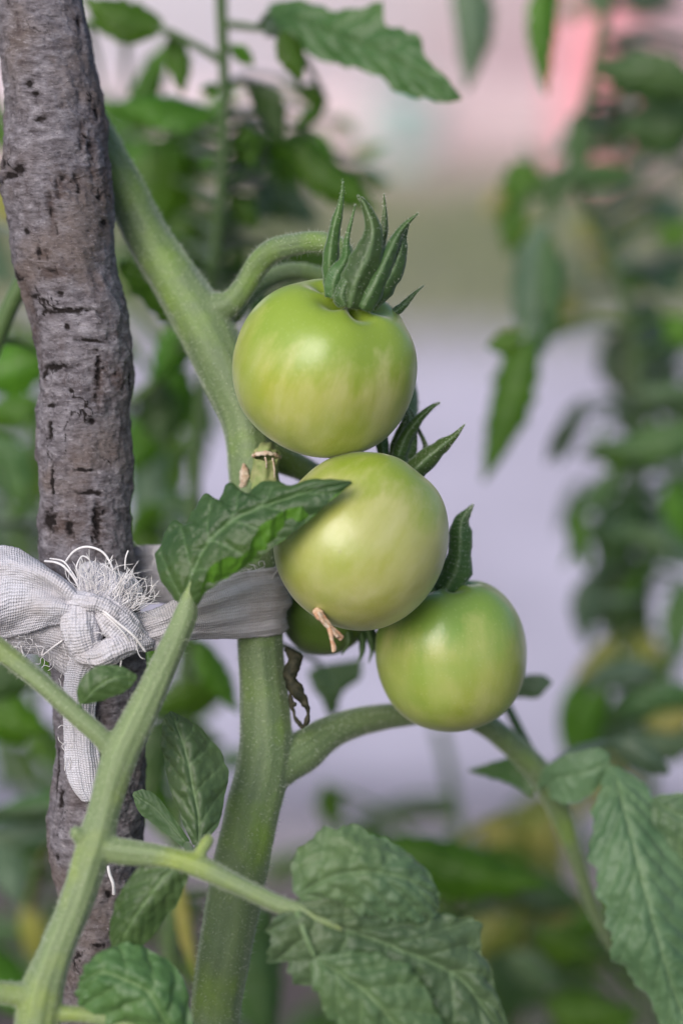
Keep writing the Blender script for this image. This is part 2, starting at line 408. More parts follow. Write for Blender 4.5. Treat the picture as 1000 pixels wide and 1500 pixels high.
M['roof'] = plain('grey_roof_sheet', (0.2, 0.18, 0.18), (0.3, 0.27, 0.27), 3)
box('roof', (-5.3, 8.12, 3.002), (5.3, 9.0, 3.10), M['roof'], house)

def lathe(name, prof, loc, m, nv=40, label=None, cat=None):
    pr = np.array(prof); th = np.linspace(0, 2 * math.pi, nv, endpoint=False)
    V = np.stack([pr[:, 0][:, None] * np.cos(th), pr[:, 0][:, None] * np.sin(th), pr[:, 1][:, None] + 0 * th], -1)
    o = link(name, mesh(name, V, gridfaces(len(pr), nv, True)), m); o.location = Vector(loc)
    if label: tag(o, label, cat)
    return o
def on_ground(px, dist):
    k = dist / math.cos(PITCH); return ((px - 500) / U0 * (dist * FW[1] + 0.9 * -FW[2]), dist, 0.006)
M['pink'] = plain('faded_pink_plastic', (0.80, 0.30, 0.36), (0.86, 0.40, 0.45), 4, 0.55)
M['teal'] = plain('teal_plastic', (0.34, 0.56, 0.53), (0.40, 0.62, 0.58), 6, 0.5)
x, y, z = on_ground(872, 7.3)
lathe('barrel', [(0.62 * a_, b_) for a_, b_ in [(0.001, 0), (0.15, 0), (0.165, 0.03), (0.185, 0.2), (0.19, 0.205), (0.19, 0.215), (0.187, 0.22), (0.192, 0.42), (0.197, 0.425), (0.197, 0.44), (0.19, 0.45), (0.18, 0.62), (0.155, 0.68), (0.15, 0.70), (0.14, 0.70), (0.138, 0.66), (0.001, 0.66)]], (x, y, z), M['pink'], label='faded pink plastic barrel standing in front of the far wall', cat='barrel')
x, y, z = on_ground(592, 7.7)
bk = lathe('bucket', [(0.001, 0), (0.075, 0), (0.078, 0.01), (0.105, 0.19), (0.112, 0.192), (0.112, 0.205), (0.104, 0.205), (0.074, 0.012), (0.001, 0.012)], (x, y, z), M['teal'], label='small teal bucket on the dry earth before the far wall', cat='bucket')
hb = [(0.11 * math.cos(t), 0.0, 0.195 + 0.09 * math.sin(t)) for t in np.linspace(0, math.pi, 12)]
V, c, r, dirs, th = tube_arr(np.array(hb), np.full(12, 0.003), 30, 8)
ho = link('bucket_handle', mesh('bucket_handle', V, gridfaces(30, 8, True)), M['kerb']); ho.parent = bk

def grass_tufts(name, x0, x1, y0, y1, n, h, m):
    bx = rng.uniform(x0, x1, n); by = rng.uniform(y0, y1, n); a = rng.uniform(0, 6.28, n); hh = h * rng.uniform(0.5, 1.3, n)
    wv = 0.004; lean = rng.normal(0, 0.35, (n, 2)) * hh[:, None]
    b = np.stack([bx, by, 0 * bx], -1); s_ = np.stack([np.cos(a), np.sin(a), 0 * a], -1) * wv
    mid = b + np.stack([lean[:, 0] * .35, lean[:, 1] * .35, hh * .6], -1); tip = b + np.stack([lean[:, 0], lean[:, 1], hh], -1)
    V = np.stack([b - s_, b + s_, mid - s_ * .7, mid + s_ * .7, tip], 1)
    k = np.arange(n)[:, None] * 5
    F = np.concatenate([k + np.array([[0, 1, 3]]), k + np.array([[0, 3, 2]]), k + np.array([[2, 3, 4]])])
    o = link(name, mesh(name, V, F), m); o['kind'] = 'stuff'; return o
M['grass'] = plain('dull_grass_blades', (0.16, 0.20, 0.09), (0.30, 0.30, 0.19), 2.0, 0.8)
tag(grass_tufts('grass', -3, 3, 4.6, 7.1, 22000, 0.05, M['grass']), 'short dull green grass on the verge behind the pale path', 'grass')
tag(grass_tufts('weeds', -3, 3, 4.2, 4.85, 2600, 0.05, M['grass']), 'sparse thin weeds creeping over the far edge of the pale path', 'weeds')

# ------------------------------------------------------------------ builders for stems, leaves, fruit
def skel_attrs(V, skel):
    """for verts V: distance along and angle round the nearest skeleton tube"""
    best = np.full(len(V), 1e9); al = np.zeros(len(V)); an = np.zeros(len(V)); rad = np.zeros(len(V))
    for c, r, nf, bf, off in skel:
        L = np.concatenate([[0], np.cumsum(np.linalg.norm(np.diff(c, axis=0), axis=1))])
        for s0 in range(0, len(V), 20000):
            v = V[s0:s0 + 20000]
            dd = np.linalg.norm(v[:, None] - c[None], axis=2); j = dd.argmin(1)
            q = dd[np.arange(len(v)), j] / r[j]
            dv = v - c[j]; a = np.arctan2((dv * bf[j]).sum(1), (dv * nf[j]).sum(1))
            k = q < best[s0:s0 + 20000]; idx = np.where(k)[0] + s0
            best[idx] = q[k]; al[idx] = (L[j][k] + off) * 1.0; an[idx] = a[k]; rad[idx] = r[j][k]
    return al, an, rad

def blend(name, tubes, mat, parent, voxel=0.00045, smooth=6, rib=0.035, ribn=5, lump=0.03):
    """stems grown into each other: tubes (list of px point lists) fused, smoothed, ribbed"""
    VV, FF, off, skel = [], [], 0, []
    for ti, t in enumerate(tubes):
        pts, rad = pxp(t) if len(t[0]) == 4 else ([q[0] for q in t], [q[1] for q in t])
        V, c, r, dirs, th = tube_arr(pts, rad, max(12, len(t) * 9), 20)
        n = len(c); VV.append(V.reshape(-1, 3)); FF.append(gridfaces(n, 20, True) + off)
        a, b = close_ends(n, 20)
        VV.append(np.array([V[0].mean(0), V[-1].mean(0)])); base = off + n * 20
        ca = [[off + a[k], off + a[(k + 1) % 20], base, base] for k in range(20)]
        cb = [[off + b[k], off + b[(k + 1) % 20], base + 1, base + 1] for k in range(20)]
        off += n * 20 + 2
        FF.append(np.array(ca)); FF.append(np.array(cb))
        skel.append((c, np.maximum(cr(np.array(rad)[:, None], n)[:, 0], 1e-5), dirs[:, 0], dirs[:, 5], ti * 0.37))
    v = np.concatenate(VV); f = np.concatenate(FF)
    me = bpy.data.meshes.new('raw'); me.from_pydata(v.tolist(), [], [list(dict.fromkeys(q)) for q in f.tolist()]); me.update()
    o = bpy.data.objects.new('raw', me); COL.objects.link(o)
    rm = o.modifiers.new('r', 'REMESH'); rm.mode = 'VOXEL'; rm.voxel_size = voxel
    sm = o.modifiers.new('s', 'SMOOTH'); sm.factor = 0.6; sm.iterations = smooth
    dg = bpy.context.evaluated_depsgraph_get(); e = o.evaluated_get(dg); m2 = bpy.data.meshes.new_from_object(e)
    bpy.data.objects.remove(o); bpy.data.meshes.remove(me)
    V = np.zeros(len(m2.vertices) * 3, np.float32); m2.vertices.foreach_get('co', V); V = V.reshape(-1, 3).astype(float)
    Nn = np.zeros(len(m2.vertices) * 3, np.float32); m2.vertices.foreach_get('normal', Nn); Nn = Nn.reshape(-1, 3)
    al, an, rad = skel_attrs(V, skel)
    h = rib * (0.7 * np.cos(ribn * an + 6 * al / 0.05) + 0.5 * np.cos((2 * ribn + 1) * an + 1.3)) + lump * fbm(V * 160, 5, 3)
    V = V + Nn * (h * np.minimum(rad, 0.006))[:, None]
    m2.vertices.foreach_set('co', V.astype(np.float32).ravel())
    for key, val in (('along', al * 3.0), ('ang', np.cos(an) + 0.6 * np.sin(2 * an))):
        at = m2.attributes.new(key, 'FLOAT', 'POINT'); at.data.foreach_set('value', val.astype(np.float32))
    m2.name = name; m2.materials.clear(); m2.update()
    o = link(name, m2, mat, parent)
    return o, V, Nn

def hairs(name, V, Nn, n, length, parent, ymin=-0.2, sel=None, rad=0.000035):
    """fine hairs standing on the skin, one joined part"""
    idx = np.arange(len(V))
    # only near the picture: below/above it nobody sees them
    z = V[:, 2]; ok = (z > 0.62) & (z < 0.93)
    if sel is not None: ok &= sel
    idx = idx[ok]; 
    if len(idx) == 0: return None
    j = rng.choice(idx, n); nn = Nn[j] / (np.linalg.norm(Nn[j], axis=1)[:, None] + 1e-9)
    dirv = nn + rng.normal(0, 0.28, nn.shape); dirv /= np.linalg.norm(dirv, axis=1)[:, None]
    ln = length * rng.uniform(0.35, 1.2, n)
    b = V[j] + rng.normal(0, 0.00015, nn.shape) - nn * 0.0001; t = b + dirv * ln[:, None]
    a = np.cross(dirv, [0.3, 0.9, 0.2]); a /= np.linalg.norm(a, axis=1)[:, None]; c = np.cross(dirv, a)
    ring = [b + (a * math.cos(q) + c * math.sin(q)) * rad for q in (0, 2.094, 4.189)]
    vv = np.stack(ring + [t], 1); k = np.arange(n)[:, None] * 4
    F = np.concatenate([k + np.array([[0, 1, 3]]), k + np.array([[1, 2, 3]]), k + np.array([[2, 0, 3]])])
    o = link(name, mesh(name, vv, F), M['hair'], parent, smooth=False); o['kind'] = 'stuff'; return o

def blade(name, rows, mat, parent, nu=60, nv=33, teeth=0.12, nt=6, bull=0.035, nvein=7, seed=1, face=1, petiole=None, curl=0.0, edge_wave=0.0, px=True, thick=0.0, skew=0.12, ruf=1.0):
    """a leaf: rows of cross-sections from base to tip, each [left edge, midrib, right edge] (or 5 points)"""
    W = np.array([[P(*q) for q in r] for r in rows]) if px else np.array(rows, float)
    if W.shape[1] == 2: raise ValueError
    G = cr(W, nu)                                       # nu, k, 3
    G = cr(np.swapaxes(G, 0, 1), nv); G = np.swapaxes(G, 0, 1)   # nu, nv, 3
    u = np.linspace(0, 1, nu)[:, None]; v = np.linspace(-1, 1, nv)[None]
    mid = G[:, nv // 2][:, None]
    length = np.linalg.norm(np.diff(G[:, nv // 2], axis=0), axis=1).sum()
    t = np.gradient(G[:, nv // 2], axis=0); t /= np.linalg.norm(t, axis=1)[:, None] + 1e-12
    r_ = np.random.default_rng(seed)
    ph = r_.uniform(0, 1); av = np.abs(v)
    # lobes / teeth
    for sgn in (-1, 1):
        k = (np.sign(v) == sgn)
        q = u * nt + ph + 0.31 * sgn + 0.15 * np.sin(9 * u + seed)
        s = q - np.floor(q)
        saw = (np.where(s < 0.78, s / 0.78, (1 - s) / 0.22) ** 1.3) * (0.45 + 1.1 * hsh(np.floor(q), 0 * q + sgn + 2, 0 * q, seed)) - 0.45
        q2 = q * 2.63 + 0.2; s2 = q2 - np.floor(q2); saw2 = np.where(s2 < 0.7, s2 / 0.7, (1 - s2) / 0.3) - 0.5
        env = np.clip(np.sin(math.pi * np.clip(u, 0, 1)) * 1.8, 0, 1)
        fac = 1 + (teeth * saw + teeth * 0.38 * saw2) * env * av ** 2.2
        G = np.where(k[..., None] if k.ndim == 2 else k, mid + (G - mid) * fac[..., None], G)
    G = G + t[:, None] * (av ** 1.5 * skew * np.linalg.norm(G - mid, axis=2) * np.sin(math.pi * u) )[..., None]
    # normals
    gu = np.gradient(G, axis=0); gv = np.gradient(G, axis=1); nn = np.cross(gv, gu)
    nn /= np.linalg.norm(nn, axis=2)[..., None] + 1e-12
    c0 = G.mean((0, 1)); 
    flip = False
    vis = (nn * (CAM - G)).sum(2).mean()
    if vis * face < 0: nn = -nn; flip = True
    width = np.linalg.norm(G[:, -1] - G[:, 0], axis=1).max()
    q = u * nvein + 0.2 - av * nvein * 0.22
    s = q - np.floor(q); dist = np.minimum(s, 1 - s)
    puff = np.sin(math.pi * s) ** 0.7
    lowf = fbm(G * (2.2 / max(width, 1e-4)) + seed * 3.1, seed, 3)
    hf = fbm(G * (11 / max(width, 1e-4)) + seed, seed + 4, 3)
    envv = np.clip(av * 5, 0, 1)
    h = bull * width * (puff * envv * 0.9 + 0.9 * ruf * lowf + 0.42 * hf - 0.6 * np.exp(-(v / 0.07) ** 2))
    h = h - curl * width * av ** 2 + edge_wave * width * av ** 2 * np.sin(u * 17 + seed + v * 2)
    h = h * np.clip(np.sin(math.pi * np.clip(u, 0.0, 1)) * 3, 0, 1)
    G = G + nn * h[..., None]
    vein = np.clip(np.exp(-(v / 0.045) ** 2) + 0.75 * np.exp(-(dist / 0.05) ** 2) * (1 - 0.5 * av), 0, 1) * np.clip(1.2 - 0.3 * u, 0, 1)
    vein = np.broadcast_to(vein, (nu, nv))
    F = gridfaces(nu, nv)
    # face winding so that geometric normal == nn
    e = np.cross(G[1, 1] - G[0, 0], G[0, 1] - G[1, 0]) if False else None
    a, b_, c_ = G.reshape(-1, 3)[F[len(F) // 2, 0]], G.reshape(-1, 3)[F[len(F) // 2, 1]], G.reshape(-1, 3)[F[len(F) // 2, 2]]
    fn = np.cross(b_ - a, c_ - a); j = F[len(F) // 2, 0]
    if fn.dot(nn.reshape(-1, 3)[j]) < 0: F = F[:, ::-1]
    V = G.reshape(-1, 3); A = vein.reshape(-1)
    if petiole is not None:                              # stalk joined to the blade
        pts, rad = petiole
        T, c, r, dirs, th = tube_arr(pts, rad, max(8, 6 * len(pts)), 8)
        F = np.concatenate([F, gridfaces(len(c), 8, True) + len(V)]); V = np.concatenate([V, T.reshape(-1, 3)]); A = np.concatenate([A, np.full(len(c) * 8, 0.8)])
    o = link(name, mesh(name, V, F, {'vein': A}), mat, parent)
    if thick:
        so_ = o.modifiers.new('thickness', 'SOLIDIFY'); so_.thickness = thick; so_.offset = -1
    return o

def sheetrows(name, rows, mat, parent, nu=80, nv=40, wr=0.0, fr=(40, 200), seed=1, thick=0.0004, folds=0.0, nfold=6, fray=0.0):
    """a strip of cloth through rows of cross-section points"""
    W = np.array([[P(*q) for q in r] for r in rows])
    G = cr(W, nu); G = np.swapaxes(cr(np.swapaxes(G, 0, 1), nv), 0, 1)
    cu = np.concatenate([[0], np.cumsum(np.linalg.norm(np.diff(G[:, nv // 2], axis=0), axis=1))])[:, None] + np.zeros((1, nv))
    wd = np.linalg.norm(np.diff(W[len(W) // 2], axis=0), axis=1).sum()
    cvv = np.linspace(0, wd, nv)[None] + np.zeros((nu, 1))
    gu = np.gradient(G, axis=0); gv = np.gradient(G, axis=1); nn = np.cross(gv, gu); nn /= np.linalg.norm(nn, axis=2)[..., None] + 1e-12
    if (nn * (CAM - G)).sum(2).mean() < 0: nn = -nn
    vv = np.linspace(0, 1, nv)[None]
    h = wr * (fbm(np.stack([cu * fr[0], cvv * fr[1], 0 * cu + seed], -1), seed, 4))
    h = h + folds * np.abs(np.sin(math.pi * nfold * vv + 1.5 * vnoise(np.stack([cu * 60, cvv * 60, 0 * cu], -1), seed))) 
    G = G + nn * h[..., None]
    if fray:
        for j, s_ in ((0, -1), (nv - 1, 1)):
            d = G[:, j] - G[:, nv // 2]; d /= np.linalg.norm(d, axis=1)[:, None] + 1e-12
            G[:, j] += d * (fray * rng.uniform(-1, 1, nu))[:, None]
    o = link(name, mesh(name, G, gridfaces(nu, nv), {'cu': cu, 'cv': cvv}), mat, parent)
    so_ = o.modifiers.new('thickness', 'SOLIDIFY'); so_.thickness = thick; so_.offset = 0
    return o

def sepal(name, path, mat, parent, width, seed=0, cup=0.5, face=None, twist=0.0, narrow_tip=0.15, base_w=0.75):
    """pointed green strip: path of (px,py,d), width in px"""
    c = cr([P(*q) for q in path], 26); n = len(c)
    t = np.gradient(c, axis=0); t /= np.linalg.norm(t, axis=1)[:, None]
    view = CAM - c; view /= np.linalg.norm(view, axis=1)[:, None]
    side = np.cross(t, view); side /= np.linalg.norm(side, axis=1)[:, None]
    u = np.linspace(0, 1, n)
    tw = twist * u
    nrm = np.cross(side, t)
    side, nrm = side * np.cos(tw)[:, None] + nrm * np.sin(tw)[:, None], nrm * np.cos(tw)[:, None] - side * np.sin(tw)[:, None]
    wv = R(width * 1.0, path[0][2]) * 0.5 * np.clip((base_w + (1 - base_w) * np.sin(math.pi * np.clip(u * 1.25, 0, 1))) * np.clip((1 - u) / 0.8, 0, 1) ** 0.95 + 0.03, 0.03, 1)
    nv = 9; v = np.linspace(-1, 1, nv)[None]
    wob = 1 + 0.08 * vnoise(np.stack([u * 6, 0 * u + seed, 0 * u], -1), seed)
    c = c + side * (R(1.2) * vnoise(np.stack([u * 5, 0 * u + seed * 3.3, 0 * u], -1), seed + 9) * np.sin(math.pi * u))[:, None]
    wob = wob + 0.12 * vnoise(np.stack([u * 15, 0 * u + seed, 0 * u + 4], -1), seed)
    G = c[:, None] + side[:, None] * (wv * wob)[:, None, None] * v[..., None] - nrm[:, None] * (cup * wv)[:, None, None] * (v[..., None] ** 2) \
        + nrm[:, None] * (wv * 0.18)[:, None, None] * np.exp(-(v[..., None] / 0.2) ** 2)
    ve = np.exp(-(v / 0.13) ** 2) * 0.8 + 0 * u[:, None] + 0.9 * (np.abs(v) > 0.8)
    o = link(name, mesh(name, G, gridfaces(n, nv), {'vein': ve}), mat, parent)
    sd = o.modifiers.new('thickness', 'SOLIDIFY'); sd.thickness = R(1.3); sd.offset = 0
    return o, G.reshape(-1, 3)

# ------------------------------------------------------------------ the bark-covered stake
ST = [(-700, -55, 78), (-300, -27, 96), (0, -6, 119), (100, 4, 142), (180, 9, 156), (232, 3, 160), (300, 6, 164), (360, 18, 167), (400, 27, 174), (450, 42, 184),
      (500, 52, 191), (550, 56, 196), (600, 57, 191), (700, 57, 192), (800, 61, 194), (900, 70, 205), (1000, 78, 213), (1100, 81, 214), (1200, 72, 211), (1240, 72, 210), (1290, 84, 210),
      (1400, 88, 205), (1500, 92, 200)]
STD = 20
def stake():
    ys = np.array([s[0] for s in ST], float); lf = np.array([s[1] for s in ST], float); rt = np.array([s[2] for s in ST], float)
    yy = np.concatenate([np.linspace(-700, -20, 60, endpoint=False), np.linspace(-20, 1515, 800)])
    def ip(a):
        i = np.clip(np.searchsorted(ys, yy) - 1, 0, len(ys) - 2); f = np.clip((yy - ys[i]) / (ys[i + 1] - ys[i]), 0, 1)
        m = np.gradient(a, ys); h = ys[i + 1] - ys[i]
        return (2*f**3-3*f**2+1)*a[i] + (f**3-2*f**2+f)*h*m[i] + (-2*f**3+3*f**2)*a[i+1] + (f**3-f**2)*h*m[i+1]
    L, Rr = ip(lf), ip(rt)
    c = np.array([P((a + b) / 2, y, STD) for a, b, y in zip(L, Rr, yy)]); r = np.array([R((b - a) / 2, STD) for a, b in zip(L, Rr)])
    # on down into the soil
    d = c[-1] - c[-160]; d = d / -d[2]; zz = np.linspace(c[-1][2], -0.05, 60)[1:]
    c2 = c[-1] + d * (c[-1][2] - zz)[:, None]; c = np.concatenate([c, c2]); r = np.concatenate([r, np.full(len(c2), r[-1])]); yy = np.concatenate([yy, np.linspace(1520, 5000, len(c2))])
    nv = 230; th = np.linspace(-math.pi, math.pi, nv, endpoint=False)      # 0 faces the camera
    dr = -FW[None] * np.cos(th)[:, None] + RT[None] * np.sin(th)[:, None]
    r0 = 0.0098
    TH = th[None] + 0 * yy[:, None]; YY = yy[:, None] + 0 * TH
    X = np.sin(TH) * 65; Z = np.cos(TH) * 65                                 # px units
    q = np.stack([X, Z, YY], -1)
    h = 3.6 * fbm(q * 0.018, 11, 3) + 2.0 * fbm(q * np.array([.07, .07, .05]), 21, 4)
    pl = fbm(q * np.array([.035, .035, .02]), 61, 4); h += 2.2 * (1 / (1 + np.exp(-14 * (pl - 0.15)))) + 0.7 * fbm(q * np.array([.16, .16, .45]), 31, 3)
    # vertical furrows here and there
    h -= 1.8 * np.clip(fbm(q * np.array([.11, .11, .012]), 41, 3) - 0.75, 0, 1)
    edge_ = np.exp(-((pl - 0.15) / 0.035) ** 2) * np.clip(fbm(q * .02, 71, 2) + 0.35, 0, 1)
    crack = 0.85 * np.clip(edge_, 0, 1); brown = 0.3 * np.clip(fbm(q * np.array([.03, .03, .012]), 81, 4) - 0.25, 0, 1) * 2
    arc = TH * 65
    RAG = np.clip(fbm(np.stack([arc * .16, YY * .3, 0 * arc], -1), 91, 3), -0.9, 1.2); RAG2 = fbm(np.stack([arc * .33, YY * .4, 0 * arc], -1), 95, 3)
    def lent(x, y, lw, lh, depth, dark=1.0, tilt=0.0, to='crack', bend=0.0):
        # x measured as px on the projected front relative to axis
        nonlocal h
        a0 = math.asin(max(-0.97, min(0.97, x / 66))) * 65
        dx = arc - a0; dy = YY - y - tilt * dx - bend * dx * dx / 40
        dy = dy + 1.8 * vnoise(np.stack([arc * .12, YY * 0.05, 0 * arc], -1), 77)
        rag = 1.05 + 0.5 * RAG; g = np.exp(-((np.abs(dx) / (lw * rag)) ** 2.2 + (np.abs(dy) / (lh * rag)) ** 2)) * np.clip(1.0 + 0.4 * RAG2, 0.25, 1.1)
        h = h - depth * g
        if to == 'crack': crack[:] = np.maximum(crack, g * dark)
        else: brown[:] = np.maximum(brown, g * dark)
    # seen ones: (x from axis, y, half length, half height)
    cen = lambda y: (np.interp(y, ys, lf) + np.interp(y, ys, rt)) / 2
    for (x, y, lw, lh, dep) in [(105, 460, 32, 3.5, 3), (140, 503, 18, 2.6, 3), (85, 540, 26, 4, 4), (72, 548, 7, 6, 3), (112, 576, 4, 4, 2.5), (82, 596, 10, 3, 2), (80, 632, 5, 12, 3.5),
                                (142, 618, 5, 4, 2.5), (84, 705, 3.5, 22, 3), (78, 763, 12, 13, 4), (108, 772, 6, 8, 3), (64, 784, 5, 6, 3), (150, 765, 6, 26, 4.5), (62, 438, 8, 3, 2),
                                (52, 133, 6, 4, 2), (62, 148, 6, 3, 2), (68, 186, 7, 3.5, 2), (140, 170, 4, 6, 3), (46, 257, 8, 7, 4), (30, 263, 14, 4, 3.5), (20, 243, 8, 8, 3), (52, 345, 4, 4, 2), (147, 331, 6, 4, 2.5),
                                (30, 405, 8, 6, 2.5), (40, 411, 14, 3, 3), (118, 40, 3, 9, 2), (150, 545, 4, 22, 3), (192, 560, 5, 12, 4), (105, 483, 4, 4, 2.5), (96, 434, 4, 3, 2), (130, 690, 16, 2.2, 1.5), (140, 722, 18, 2.2, 1.5),
                                (88, 1130, 4, 40, 3), (96, 1165, 6, 14, 3), (190, 1120, 5, 30, 3), (118, 1390, 6, 5, 2), (150, 1375, 8, 4, 2), (165, 1300, 5, 5, 2), (95, 1250, 5, 6, 2)]:
        lent(x - cen(y), y, lw * 1.15 if lw > 6 else lw * 0.95, lh * 1.1 + 0.5, dep * 1.3)
    for (x, y, lw, lh, dep) in [(122, 205, 5, 26, 3), (132, 240, 7, 34, 4), (145, 270, 8, 30, 4), (95, 280, 9, 22, 3), (85, 320, 5, 30, 3.5), (110, 275, 16, 10, 2), (90, 405, 22, 10, 2.5), (75, 380, 8, 8, 2),
                                (152, 560, 9, 30, 3), (175, 555, 12, 22, 3), (95, 770, 28, 16, 2), (150, 775, 10, 30, 2)]:
        lent(x - cen(y), y, lw, lh, dep, 0.75, to='brown')
        for k in range(4):
            lent(x - cen(y) + rng.uniform(-lw, lw), y + rng.uniform(-lh, lh), rng.uniform(1.5, 4.5), rng.uniform(2, 9), 2.0, rng.uniform(0.4, 0.9), tilt=rng.uniform(-0.5, 0.5))
    # raised knots: swellings
    for (x, y, a, b, hh) in [(30, 280, 26, 34, 5), (125, 250, 18, 40, 3), (175, 560, 16, 30, 5), (165, 520, 12, 26, 3), (100, 1235, 26, 30, 3), (70, 560, 14, 30, 2), (160, 470, 20, 18, 2)]:
        a0 = math.asin(max(-0.97, min(0.97, (x - cen(y)) / 66))) * 65
        h += hh * np.exp(-(((arc - a0) / a) ** 2 + ((YY - y) / b) ** 2))
    # scattered lenticels all round
    for k in range(1100):
        y = rng.uniform(-60, 1500); a0 = rng.uniform(-150, 150); lw = rng.uniform(1.2, 3.6) if k % 6 else rng.uniform(6, 16); lh = rng.uniform(0.8, 2.0)
        i0, i1 = np.searchsorted(yy, y - 12), np.searchsorted(yy, y + 12)
        dx = arc[i0:i1] - a0; dy = YY[i0:i1] - y - 0.08 * dx
        g = np.exp(-((np.abs(dx) / lw) ** 3 + (np.abs(dy) / lh) ** 2)); h[i0:i1] -= 1.3 * g; crack[i0:i1] = np.maximum(crack[i0:i1], g * rng.uniform(0.1, 0.5))
    V = c[:, None] + dr[None] * (r[:, None] + h * S)[..., None]
    root = empty('wooden_stake', c[-1], 'rough grey bark-covered branch used as a stake, white cloth knotted round it', 'stake')
    link('trunk', mesh('trunk', V, gridfaces(len(yy), nv, True), {'crack': np.clip(crack, 0, 1), 'brown': np.clip(brown, 0, 1) * 0.9}), M['bark'], root)
    pts, rad = pxp([(22, 262, 0, 9), (8, 256, -10, 8), (-4, 262, -20, 6), (-16, 258, -26, 4)])
    tube('broken_twig', pts, rad, M['bark'], root, disp=lambda V, t, c: 0.0002 * fbm(V * 900, 4, 3))
stake()

# ------------------------------------------------------------------ the main tomato plant
stem_root_top = P(345, 1500, 20)
ext = P(322, 1560, 20)
plant = empty('tomato_plant', (stem_root_top[0] - 0.03, stem_root_top[1] + 0.05, 0), 'thick pale green tomato stem tied to the bark-covered stake and bearing the fruit', 'tomato plant')
gx, gy = plant.location.x, plant.location.y
def W(px, py, d, r): return (P(px, py, d), R(r, d))
main = [W(60, 20, 190, 28), W(120, 160, 160, 30), W(178, 268, 130, 30), W(215, 345, 112, 33), W(262, 418, 90, 37), W(302, 482, 70, 41), W(334, 550, 58, 40), W(360, 615, 48, 37), W(368, 690, 40, 34), W(372, 780, 34, 34), W(379, 870, 30, 34),
        W(382, 960, 30, 34), W(388, 1040, 30, 37), W(388, 1110, 28, 40), W(370, 1190, 26, 40), W(348, 1290, 24, 41), W(328, 1400, 22, 39), W(314, 1500, 20, 37),
        W(304, 1640, 20, 36)]
for k in range(1, 6):
    p0 = P(304, 1640, 20); q = np.array([gx, gy, -0.03]); f = k / 5
    main.append((p0 * (1 - f) + q * f, R(36 + 6 * f, 20)))
branch = [W(392, 1150, 28, 26), W(415, 1120, 36, 30), W(445, 1100, 50, 31), W(482, 1074, 75, 25), W(530, 1056, 110, 21), W(590, 1047, 150, 18), W(650, 1042, 180, 17), W(705, 1058, 200, 17), W(750, 1092, 230, 18), W(792, 1135, 265, 19),
          W(818, 1185, 300, 17), W(845, 1260, 330, 12), W(868, 1330, 360, 10), W(905, 1400, 400, 8)]
trussA = [W(300, 470, 72, 26), W(318, 452, 62, 24), W(338, 444, 52, 19), W(358, 420, 45, 17.5), W(376, 390, 35, 18), W(398, 368, 20, 18.5), W(430, 358, 0, 17), W(465, 354, -25, 16), W(497, 362, -50, 15), W(510, 390, -72, 17), W(512, 425, -88, 22)]
trussB = [W(330, 470, 75, 20), W(352, 440, 90, 17), W(385, 412, 110, 15), W(425, 398, 125, 14), W(470, 405, 135, 13), W(520, 440, 140, 12), W(572, 500, 140, 12), W(600, 575, 110, 12), W(596, 630, 60, 12), W(588, 668, 10, 12)]
trussC = [W(375, 640, 50, 22), W(405, 668, 60, 22), W(450, 690, 90, 18), W(520, 730, 130, 15), W(600, 780, 140, 13), W(640, 830, 110, 12), W(652, 866, 60, 12)]
stub = [W(372, 725, 40, 26), W(380, 712, 20, 24), W(388, 696, 2, 18)]
o, V1, N1 = blend('stem', [main, branch, trussA, trussB, trussC, stub], M['stem'], plant, voxel=0.00042, smooth=9, rib=0.016, lump=0.02)
hairs('stem_hair', V1, N1, 9000, 0.0011, plant, rad=0.00005)
hairs('stem_fuzz', V1, N1, 30000, 0.00030, plant, rad=0.00003)
# cut end of the pruned side shoot, with its brown callus
V, c, r, dirs, th = tube_arr(*pxp([(388, 712, 4, 22), (388, 694, -4, 19), (389, 680, -10, 18), (390, 669, -14, 20), (390, 665, -16, 18), (390, 667, -16, 5)]), 50, 48, False)
V = V + dirs * (R(1.5) * np.cos(7 * th[None] + 1) + R(1.0) * fbm(V * 900, 3, 3))[..., None]
link('cut_stub', mesh('cut_stub', V, gridfaces(50, 48, True)), M['cut'], plant)
for (a, b, r1) in [((388, 669, -36), (390, 686, -29), 1.4), ((399, 670, -32), (402, 700, -24), 1.6)]:
    pts, rad = pxp([(a[0], a[1], a[2], r1), ((a[0] + b[0]) / 2 + 1, (a[1] + b[1]) / 2, (a[2] + b[2]) / 2 - 1, r1 * .9), (b[0], b[1], b[2], 0.8)])
    tube('callus_streak', pts, rad, M['cut_end'], plant)
pts, rad = pxp([(370, 669, -14, 2.5), (375, 666, -28, 3), (390, 664, -36, 3), (403, 666, -30, 3), (409, 670, -15, 2.5), (402, 662, -2, 2.5), (380, 661, 0, 2.5), (370, 669, -14, 2.5)])
tube('callus', pts, rad, M['cut_end'], plant, n=80, disp=lambda V, t, c: R(1.3) * fbm(V * 1500, 8, 3))
pts, rad = pxp([(357, 678, 10, 3), (358, 692, 4, 7), (357, 706, 6, 6), (352, 716, 14, 2)])
tube('old_scar', pts, rad, M['cut_end'], plant, disp=lambda V, t, c: R(1.5) * fbm(V * 1300, 8, 3))

